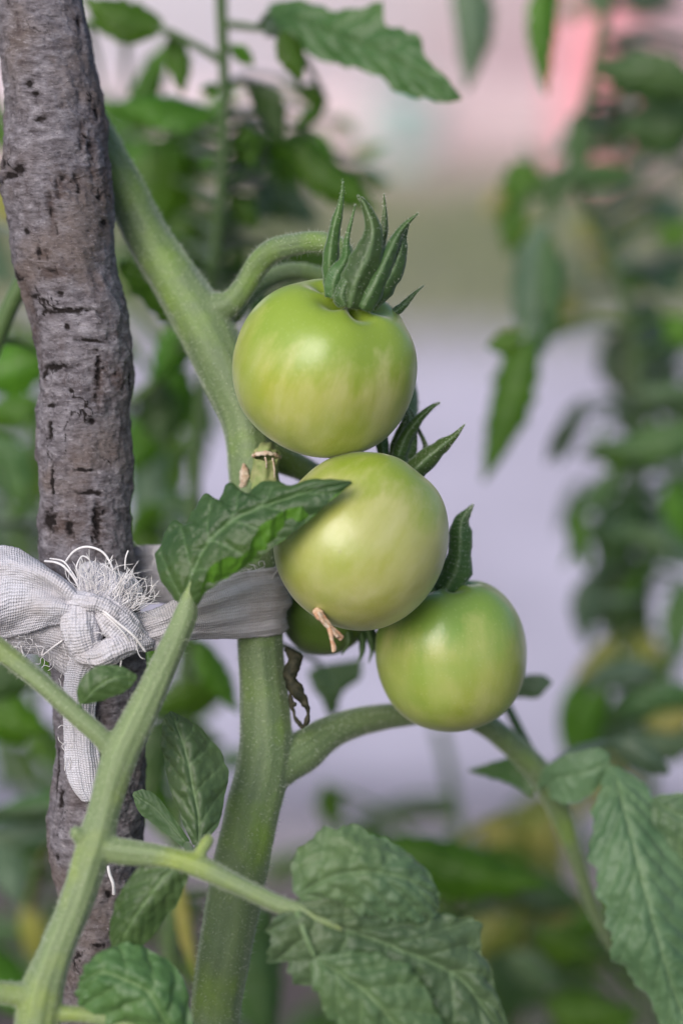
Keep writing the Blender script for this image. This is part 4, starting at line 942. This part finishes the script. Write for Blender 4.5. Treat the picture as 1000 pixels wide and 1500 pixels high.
# loose threads: the big ones each a part, the fuzz joined
def thread(path, r=1.0):
    pts, rad = pxp([(*q, r) for q in path]); tube('thread', pts, rad, M['thread'], tie, n=len(path) * 10, nv=7)
thread([(94, 826, -70), (108, 808, -84), (126, 801, -88), (146, 806, -88), (158, 818, -88), (166, 838, -92), (160, 850, -98)], 1.7)
thread([(64, 822, -70), (82, 824, -80), (96, 832, -90), (110, 850, -98), (118, 868, -104)], 1.8)
thread([(72, 818, -60), (92, 822, -80), (104, 836, -90), (114, 852, -98)], 1.2)
thread([(128, 884, -124), (150, 894, -134), (172, 912, -140), (196, 932, -136), (214, 956, -122)], 2.0)
thread([(140, 890, -124), (160, 906, -136), (180, 926, -136), (190, 940, -126)], 1.2)
thread([(178, 935, -120), (180, 955, -124), (177, 972, -118), (176, 990, -112)], 1.3)
thread([(64, 950, -78), (62, 960, -86), (78, 948, -94), (92, 938, -98)], 1.3)
thread([(30, 938, -70), (32, 952, -72), (36, 966, -70), (39, 985, -68)], 1.6)
thread([(158, 1268, -60), (161, 1282, -64), (166, 1296, -66), (167, 1312, -62)], 2.6)
thread([(10, 936, -78), (4, 948, -80), (12, 955, -80), (22, 948, -78), (30, 950, -76)], 1.1)
thread([(183, 835, -70), (184, 818, -72), (188, 806, -70)], 1.2)
thread([(118, 850, -92), (112, 832, -90), (120, 815, -84), (132, 822, -84), (128, 838, -90)], 1.2)
def fuzz(name, specs, mat, parent, r=0.55):
    VV, FF, off = [], [], 0
    for q in specs:
        pts, rad = pxp([(*a, r) for a in q]); V, c, rr, dirs, th = tube_arr(pts, rad, 14, 4); VV.append(V.reshape(-1, 3)); FF.append(gridfaces(14, 4, True) + off); off += 56
    o = link(name, mesh(name, np.concatenate(VV), np.concatenate(FF)), mat, parent); o['kind'] = 'stuff'; return o
specs = []
for k in range(150):
    f = rng.uniform(0, 1); bx, by = 122 + 74 * f + rng.normal(0, 4), 884 - 4 * math.sin(3 * f) + 10 * f + rng.normal(0, 6)
    a = -0.35 + 1.15 * f + rng.normal(0, 0.22); ln = rng.uniform(30, 78) * (1 - 0.25 * f); d = -104 + rng.normal(0, 8)
    e = [(bx, by, d)]
    for m_ in (0.35, 0.7, 1.0): a += rng.normal(0, 0.2); e.append((bx + math.sin(a) * ln * m_, by - math.cos(a) * ln * m_, d + rng.normal(0, 6) - 4))
    specs.append(e)
for k in range(90):                                     # along the hems and the knot
    x0, y0, d = [(rng.uniform(5, 60), rng.uniform(928, 950), -84), (rng.uniform(60, 110), rng.uniform(945, 985), -76), (rng.uniform(96, 215), rng.uniform(930, 965), -126), (rng.uniform(96, 102), rng.uniform(970, 1150), -66), (rng.uniform(190, 236), rng.uniform(800, 880), 30), (rng.uniform(340, 420), rng.uniform(828, 836), -8)][k % 6]
    e = [(x0, y0, d)]; a = rng.uniform(0, 6.28)
    for m_ in range(3): a += rng.normal(0, 0.7); x0 += 7 * math.cos(a); y0 += 7 * math.sin(a); e.append((x0, y0, d + rng.normal(0, 3) - 3))
    specs.append(e)
fuzz('fringe', specs, M['thread'], tie)
for G, par in [(np.concatenate(GG[:8]), t1), (np.concatenate(GG[8:14]), t2), (np.concatenate(GG[14:16]), t3)]:
    nrm = rng.normal(0, 1, G.shape); hairs('sepal_hair', G, nrm, 2600, 0.00055, par, rad=0.00004)

# ------------------------------------------------------------------ plants further back
class Plant:
    def __init__(self, name, label, stems, mat='far_stem', cat='tomato plant', dsc=1.2):
        """stems: px paths (x, y, d, r); the first goes on down into the soil"""
        self.ds = lambda d: d * dsc if d > 350 else d
        stems = [[(a_, b_, self.ds(c_), e_) for a_, b_, c_, e_ in st] for st in stems]
        first = stems[0]; pe = P(*first[-1][:3]); self.root = empty(name, (pe[0], pe[1], 0), label, cat)
        self.s = []
        for k, st in enumerate(stems):
            pts, rad = pxp(st)
            if k == 0:
                e = pts[-1]
                for f in (0.33, 0.66, 1.0): pts.append(np.array([e[0] + 0.01 * math.sin(f * 7), e[1], e[2] * (1 - f) - 0.02 * f])); rad.append(rad[len(st) - 1])
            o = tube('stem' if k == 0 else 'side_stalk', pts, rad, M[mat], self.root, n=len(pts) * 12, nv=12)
            a = cr(np.array([q[:3] for q in st], float), 60); self.s.append(a)
        self.k = 0
    def leaf(self, x0, y0, x1, y1, w, d, mat='leaf_far', bend=0.0, roll=0.4, curl=0.12, teeth=0.2, d1=None, seed=None, pet=True):
        d = self.ds(d); d1 = None if d1 is None else self.ds(d1)
        self.k += 1; seed = seed or self.k * 7 + int(abs(x0)) % 13
        r_ = np.random.default_rng(seed + 1000)
        d1 = d if d1 is None else d1; L = math.hypot(x1 - x0, y1 - y0); ux, uy = (x1 - x0) / L, (y1 - y0) / L; sx, sy = -uy, ux
        rows = []; n = 7
        for i in range(n):
            f = i / (n - 1); cx = x0 + ux * L * f + sx * bend * L * 4 * f * (1 - f); cy = y0 + uy * L * f + sy * bend * L * 4 * f * (1 - f)
            ww = w * 0.5 * max(0.03, math.sin(math.pi * min(1, (f * 0.93 + 0.05)) ** 0.75) ** 0.85); dd = d + (d1 - d) * f
            g = roll * ww * (1 + 0.3 * math.sin(i))
            rows.append([(cx + sx * ww, cy + sy * ww, dd - g), (cx, cy, dd - 0.25 * ww), (cx - sx * ww, cy - sy * ww, dd + g)])
        pt = None
        if pet:
            best = min(((np.hypot(a[:, 0] - x0, a[:, 1] - y0) + 0.3 * abs(a[:, 2] - d)).min(), i) for i, a in enumerate(self.s))
            a = self.s[best[1]]; j = (np.hypot(a[:, 0] - x0, a[:, 1] - y0) + 0.3 * abs(a[:, 2] - d)).argmin()
            q = a[j]; mx, my, md = (q[0] + x0) / 2, (q[1] + y0) / 2 - 0.12 * abs(q[0] - x0), (q[2] + d) / 2
            pt = ([P(*q), P(mx, my, md), P(x0, y0, d), P(x0 + ux * 6, y0 + uy * 6, d)], [R(5, d), R(4.5, d), R(4, d), R(2, d)])
        return blade('leaf', rows, M[mat], self.root, nu=30, nv=17, teeth=teeth, nt=int(3 + L / 45), nvein=6, bull=0.04, seed=seed, petiole=pt, curl=curl, skew=0.15)
    def fill(self, n, x0, x1, y0, y1, d0, d1, mats, size=(60, 120), seed=1, down=1.2, wide=0.42):
        r_ = np.random.default_rng(seed)
        for k in range(n):
            x, y, d = r_.uniform(x0, x1), r_.uniform(y0, y1), r_.uniform(d0, d1)
            a = r_.normal(0, down); L = r_.uniform(*size)
            self.leaf(x, y, x + L * math.sin(a), y + L * math.cos(a), L * wide * r_.uniform(0.7, 1.3), d, mats[int(r_.integers(len(mats)))], bend=r_.uniform(-.12, .12), roll=r_.uniform(-1, 1), d1=None)

A = Plant('tomato_plant', 'tomato plant with a thin upright dark stem behind the stake and uppermost fruit',
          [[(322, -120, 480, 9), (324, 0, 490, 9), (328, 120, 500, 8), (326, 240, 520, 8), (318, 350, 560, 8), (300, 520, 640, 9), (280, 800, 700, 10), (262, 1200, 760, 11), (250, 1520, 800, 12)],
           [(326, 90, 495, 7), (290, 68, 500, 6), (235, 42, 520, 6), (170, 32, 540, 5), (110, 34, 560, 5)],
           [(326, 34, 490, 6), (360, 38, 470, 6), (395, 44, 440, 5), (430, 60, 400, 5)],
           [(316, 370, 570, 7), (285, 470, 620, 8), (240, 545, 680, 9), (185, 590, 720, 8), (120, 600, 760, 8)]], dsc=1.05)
blade('leaf', [[(392, 6, 440), (394, 16, 438), (398, 30, 440)], [(432, -2, 420), (436, 26, 405), (424, 54, 415)], [(470, 8, 400), (478, 44, 385), (452, 80, 398)], [(500, 16, 380), (512, 58, 365), (498, 96, 378)], [(556, 4, 360), (548, 70, 345), (520, 100, 360)],
        [(566, 38, 345), (576, 86, 330), (556, 112, 345)], [(610, 48, 335), (604, 100, 315), (584, 136, 330)], [(622, 82, 320), (632, 118, 305), (622, 142, 316)], [(652, 112, 305), (656, 132, 298), (650, 150, 302)], [(676, 142, 295), (676, 144, 294), (675, 146, 295)]],
      M['leaf_dark'], A.root, nu=110, nv=45, teeth=0.12, nt=9, nvein=8, seed=5, bull=0.035, skew=0.05, petiole=([P(*A.s[2][30]), P(394, 16, 438)], [R(6), R(5)]))
A.leaf(415, 48, 442, 116, 44, 370, 'leaf_far', teeth=0.2)
A.leaf(398, 22, 418, 56, 44, 420, 'leaf_blue')
for q in [(235, 40, 120, -5, 66, 520, 'leaf_far'), (205, 30, 130, 34, 40, 540, 'leaf_far'), (252, 52, 268, 138, 38, 560, 'leaf_far'), (308, 168, 160, 152, 52, 560, 'leaf_far'), (338, 68, 372, 96, 26, 470, 'leaf_far'),
          (368, 124, 412, 205, 48, 560, 'leaf_dark'), (356, 186, 372, 246, 48, 560, 'leaf_far'), (404, 200, 432, 272, 62, 720, 'leaf_far'), (438, 212, 556, 304, 62, 620, 'leaf_far'), (340, 284, 378, 334, 40, 620, 'leaf_far'),
          (318, 128, 292, 132, 20, 560, 'leaf_far'), (440, 130, 480, 146, 34, 640, 'leaf_far'), (312, 232, 290, 240, 18, 600, 'leaf_far'), (250, 60, 180, 200, 34, 900, 'leaf_far'), (320, 310, 322, 380, 44, 760, 'leaf_far'),
          (250, 205, 215, 345, 110, 1000, 'leaf_far'), (285, 215, 150, 240, 76, 1000, 'leaf_far'), (180, 385, 285, 500, 66, 330, 'leaf_far'), (280, 470, 225, 560, 60, 650, 'leaf_far'), (225, 560, 240, 660, 66, 760, 'leaf_dark'),
          (215, 640, 215, 800, 76, 1150, 'leaf_blue'), (265, 540, 255, 640, 60, 800, 'leaf_far'), (210, 760, 200, 850, 70, 1000, 'leaf_far'), (240, 600, 190, 690, 66, 900, 'leaf_far'), (150, 140, 190, 330, 60, 1300, 'leaf_far'),
          (290, 330, 230, 420, 70, 1000, 'leaf_far'), (330, 390, 300, 420, 50, 900, 'leaf_far'), (400, 280, 470, 330, 50, 1300, 'leaf_blue'), (420, 240, 380, 330, 60, 1500, 'leaf_far'),
          (290, 940, 350, 1045, 44, 560, 'leaf_far'), (330, 1010, 190, 1040, 50, 620, 'leaf_far'), (260, 900, 215, 1000, 60, 700, 'leaf_far'), (225, 1060, 215, 1180, 60, 700, 'leaf_dark'), (225, 1130, 260, 1240, 50, 800, 'leaf_far'),
          (262, 1290, 290, 1440, 24, 500, 'leaf_yellow'), (240, 1060, 330, 1090, 40, 900, 'leaf_far'), (380, 1330, 400, 1540, 90, 700, 'leaf_dark'), (370, 1380, 350, 1520, 60, 900, 'leaf_blue')]:
    A.leaf(*q, roll=random.uniform(-0.8, 0.8), bend=random.uniform(-0.08, 0.08))
A.fill(40, 140, 470, 150, 440, 900, 2200, ['leaf_far', 'leaf_dark', 'leaf_blue', 'leaf_far'], (60, 110), 3)
A.fill(15, 180, 300, 500, 860, 900, 1500, ['leaf_far', 'leaf_blue', 'leaf_far'], (60, 110), 5)
A.fill(12, 190, 330, 950, 1200, 800, 1500, ['leaf_far', 'leaf_dark'], (60, 100), 6)
A.fill(9, 150, 330, 1250, 1500, 900, 1500, ['leaf_dark', 'leaf_far'], (60, 110), 8)

B = Plant('tomato_plant', 'leafy tomato plant at the margin beyond the stake, its pale stem leaning outwards',
          [[(60, 330, 160, 11), (38, 400, 170, 13), (12, 455, 180, 13), (-18, 530, 200, 13), (-60, 640, 240, 13), (-90, 900, 300, 13), (-100, 1520, 400, 14)],
           [(-80, 760, 300, 8), (-40, 765, 500, 7), (20, 768, 700, 7), (90, 772, 900, 6)],
           [(-90, 1190, 350, 8), (-30, 1195, 450, 9), (40, 1192, 520, 8), (110, 1185, 600, 7)]])
for q in [(62, 520, -40, 560, 92, 500, 'leaf_far'), (55, 590, -20, 600, 50, 700, 'leaf_far'), (-20, 640, 36, 745, 70, 700, 'leaf_dark'), (40, 660, 60, 740, 50, 900, 'leaf_far'), (-30, 770, 60, 815, 66, 800, 'leaf_blue'), (-20, 130, 20, 230, 40, 600, 'leaf_far'),
          (-20, 240, 15, 330, 50, 900, 'leaf_yellow'), (-30, 330, 20, 420, 50, 900, 'leaf_blue'), (-50, 960, 60, 1000, 100, 500, 'leaf_dark'), (60, 930, 110, 1030, 60, 700, 'leaf_far'), (-40, 1030, 70, 1070, 80, 500, 'leaf_far'),
          (40, 1050, 90, 1140, 50, 900, 'leaf_far'), (110, 1165, -20, 1190, 44, 560, 'leaf_dark'), (100, 1200, -20, 1230, 60, 600, 'leaf_blue'), (80, 1180, 10, 1270, 60, 800, 'leaf_far'), (-20, 1220, 30, 1330, 60, 700, 'leaf_blue'), (40, 1330, 60, 1420, 40, 900, 'leaf_yellow'),
          (-20, 1390, 60, 1500, 70, 800, 'leaf_far'), (0, 1100, 60, 1150, 70, 1300, 'leaf_dark')]:
    B.leaf(*q, roll=random.uniform(-0.6, 0.6), bend=random.uniform(-0.08, 0.08))
B.fill(18, -60, 70, 460, 880, 900, 1900, ['leaf_far', 'leaf_dark', 'leaf_blue'], (70, 120), 13)
B.fill(24, -60, 110, 950, 1500, 900, 1900, ['leaf_dark', 'leaf_far', 'leaf_dark'], (70, 120), 14)

Cc = Plant('tomato_plant', 'tall blurred tomato plant with drooping grey-green leaves beside the pale path',
           [[(905, -100, 1000, 8), (870, 100, 1020, 8), (846, 210, 1040, 8), (850, 280, 1080, 8), (895, 380, 1120, 8), (930, 520, 1160, 9), (938, 700, 1200, 9), (945, 900, 1240, 10), (950, 1100, 1280, 11), (960, 1520, 1350, 12)],
            [(846, 240, 1040, 6), (800, 260, 1000, 6), (765, 300, 980, 5)], [(800, 260, 1000, 5), (800, 380, 950, 4), (775, 480, 700, 4), (762, 500, 520, 4)],
            [(905, -60, 1000, 6), (840, -80, 950, 6), (760, -60, 930, 5), (680, -40, 920, 5)]])
for q in [(678, -60, 684, 132, 62, 900, 'leaf_blue'), (806, -50, 800, 138, 46, 720, 'leaf_far'), (1020, 130, 868, 104, 80, 800, 'leaf_dark'), (1020, 170, 905, 190, 90, 900, 'leaf_dark'), (880, -30, 882, 28, 50, 1100, 'leaf_blue'), (842, 170, 836, 272, 40, 1000, 'leaf_dark'),
          (836, 262, 936, 262, 44, 1000, 'leaf_dark'), (836, 262, 776, 284, 40, 1000, 'leaf_dark'), (765, 236, 745, 300, 60, 1000, 'leaf_far'), (752, 290, 744, 375, 44, 1000, 'leaf_far'), (792, 330, 786, 540, 66, 900, 'leaf_blue'), (800, 345, 796, 520, 40, 820, 'leaf_dark'),
          (770, 484, 708, 705, 66, 800, 'leaf_far'), (766, 492, 712, 508, 40, 560, 'leaf_far'), (930, 395, 915, 430, 60, 1200, 'leaf_far'), (872, 300, 880, 400, 60, 1900, 'leaf_yellow'), (1010, 330, 960, 350, 40, 1000, 'leaf_far'), (1010, 470, 975, 500, 60, 1000, 'leaf_far'),
          (945, 440, 925, 650, 100, 1300, 'leaf_blue'), (900, 490, 905, 580, 50, 1400, 'leaf_blue'), (1010, 600, 985, 560, 60, 1200, 'leaf_dark'), (1030, 630, 880, 655, 60, 900, 'leaf_dark'), (945, 670, 845, 668, 40, 1000, 'leaf_dark'), (910, 690, 872, 645, 34, 1000, 'leaf_far'),
          (905, 690, 838, 760, 34, 1000, 'leaf_dark'), (842, 740, 862, 840, 34, 1000, 'leaf_far'), (925, 720, 890, 850, 80, 1150, 'leaf_dark'), (900, 800, 900, 950, 90, 1200, 'leaf_dark'), (870, 840, 862, 950, 46, 1100, 'leaf_blue'), (960, 770, 1020, 830, 60, 1100, 'leaf_blue'), (990, 700, 1010, 800, 50, 1000, 'leaf_far'),
          (1000, 850, 985, 980, 50, 1100, 'leaf_dark'), (900, 940, 835, 1010, 50, 1100, 'leaf_yellow'), (950, 930, 925, 985, 60, 1200, 'leaf_yellow'), (960, 980, 850, 1000, 50, 1000, 'leaf_blue'), (850, 1000, 830, 1110, 50, 1000, 'leaf_far'), (885, 1010, 862, 1120, 46, 900, 'leaf_far'),
          (1020, 1020, 905, 1040, 60, 900, 'leaf_dark'), (1020, 1080, 920, 1085, 66, 800, 'leaf_dull'), (1010, 1050, 940, 1060, 40, 800, 'leaf_yellow'), (950, 290, 1010, 330, 50, 1500, 'leaf_blue'), (960, 380, 1000, 430, 50, 1500, 'leaf_dark')]:
    Cc.leaf(*q, roll=random.uniform(-0.5, 0.5), bend=random.uniform(-0.08, 0.08))
Cc.fill(60, 835, 1040, 450, 1000, 900, 1900, ['leaf_blue', 'leaf_dull', 'leaf_far', 'leaf_far'], (50, 100), 23, 0.9, wide=0.27)
Cc.fill(20, 860, 1040, -20, 240, 1000, 2000, ['leaf_blue', 'leaf_dark'], (60, 110), 24)
Cc.fill(22, 740, 1040, 250, 520, 1400, 2700, ['leaf_blue', 'leaf_yellow', 'leaf_blue'], (50, 90), 25)

D = Plant('tomato_plant', 'low tomato plant with yellowing leaves below the fruit',
          [[(640, 1060, 1500, 8), (655, 1120, 1480, 8), (668, 1200, 1450, 9), (690, 1300, 1400, 10), (720, 1400, 1350, 10), (735, 1520, 1300, 11)],
           [(690, 1300, 1400, 6), (740, 1300, 1200, 6), (800, 1330, 1100, 5)], [(690, 1290, 1400, 6), (620, 1270, 900, 6), (570, 1260, 600, 5)], [(735, 1500, 1300, 8), (790, 1440, 1200, 8), (830, 1400, 1100, 6)]])
for q in [(572, 1240, 800, 1296, 84, 560, 'leaf_far'), (590, 1250, 700, 1310, 60, 600, 'leaf_far'), (640, 1262, 690, 1272, 50, 900, 'leaf_blue'), (720, 1200, 765, 1270, 60, 1200, 'leaf_yellow'), (760, 1200, 830, 1250, 60, 1100, 'leaf_yellow'), (800, 1180, 790, 1250, 44, 900, 'leaf_yellow'),
          (770, 1240, 830, 1300, 60, 1300, 'leaf_yellow'), (735, 1350, 665, 1420, 60, 900, 'leaf_yellow'), (760, 1340, 700, 1400, 60, 1100, 'leaf_yellow'), (740, 1310, 860, 1330, 70, 1000, 'leaf_dark'), (820, 1330, 870, 1380, 60, 1300, 'leaf_yellow'), (780, 1370, 880, 1400, 60, 800, 'leaf_far'),
          (720, 1400, 800, 1470, 90, 1100, 'leaf_dark'), (760, 1420, 700, 1510, 80, 1100, 'leaf_dark'), (830, 1400, 830, 1500, 60, 1100, 'leaf_dark'), (800, 1470, 940, 1490, 60, 800, 'leaf_far'), (690, 1440, 700, 1540, 80, 900, 'leaf_far'), (930, 1150, 870, 1180, 60, 1200, 'leaf_yellow'),
          (480, 1150, 484, 1220, 44, 1200, 'leaf_far'), (590, 1420, 660, 1520, 90, 900, 'leaf_dark')]:
    D.leaf(*q, roll=random.uniform(-0.5, 0.5), bend=random.uniform(-0.08, 0.08))
D.fill(60, 540, 960, 1230, 1520, 900, 2400, ['leaf_far', 'leaf_far', 'leaf_yellow', 'leaf_dull'], (60, 120), 33)
D.fill(8, 430, 600, 1440, 1560, 1300, 2400, ['leaf_dark', 'leaf_far'], (80, 140), 34)
Cc.fill(12, 780, 980, 1000, 1250, 1100, 2200, ['leaf_far', 'leaf_blue', 'leaf_yellow', 'leaf_dark'], (70, 120), 26)
D.fill(10, 400, 720, 1160, 1330, 1800, 2700, ['leaf_dark', 'leaf_far'], (60, 110), 35)
A.fill(12, 400, 520, 110, 270, 700, 1500, ['leaf_far', 'leaf_dark', 'leaf_far'], (35, 70), 47)
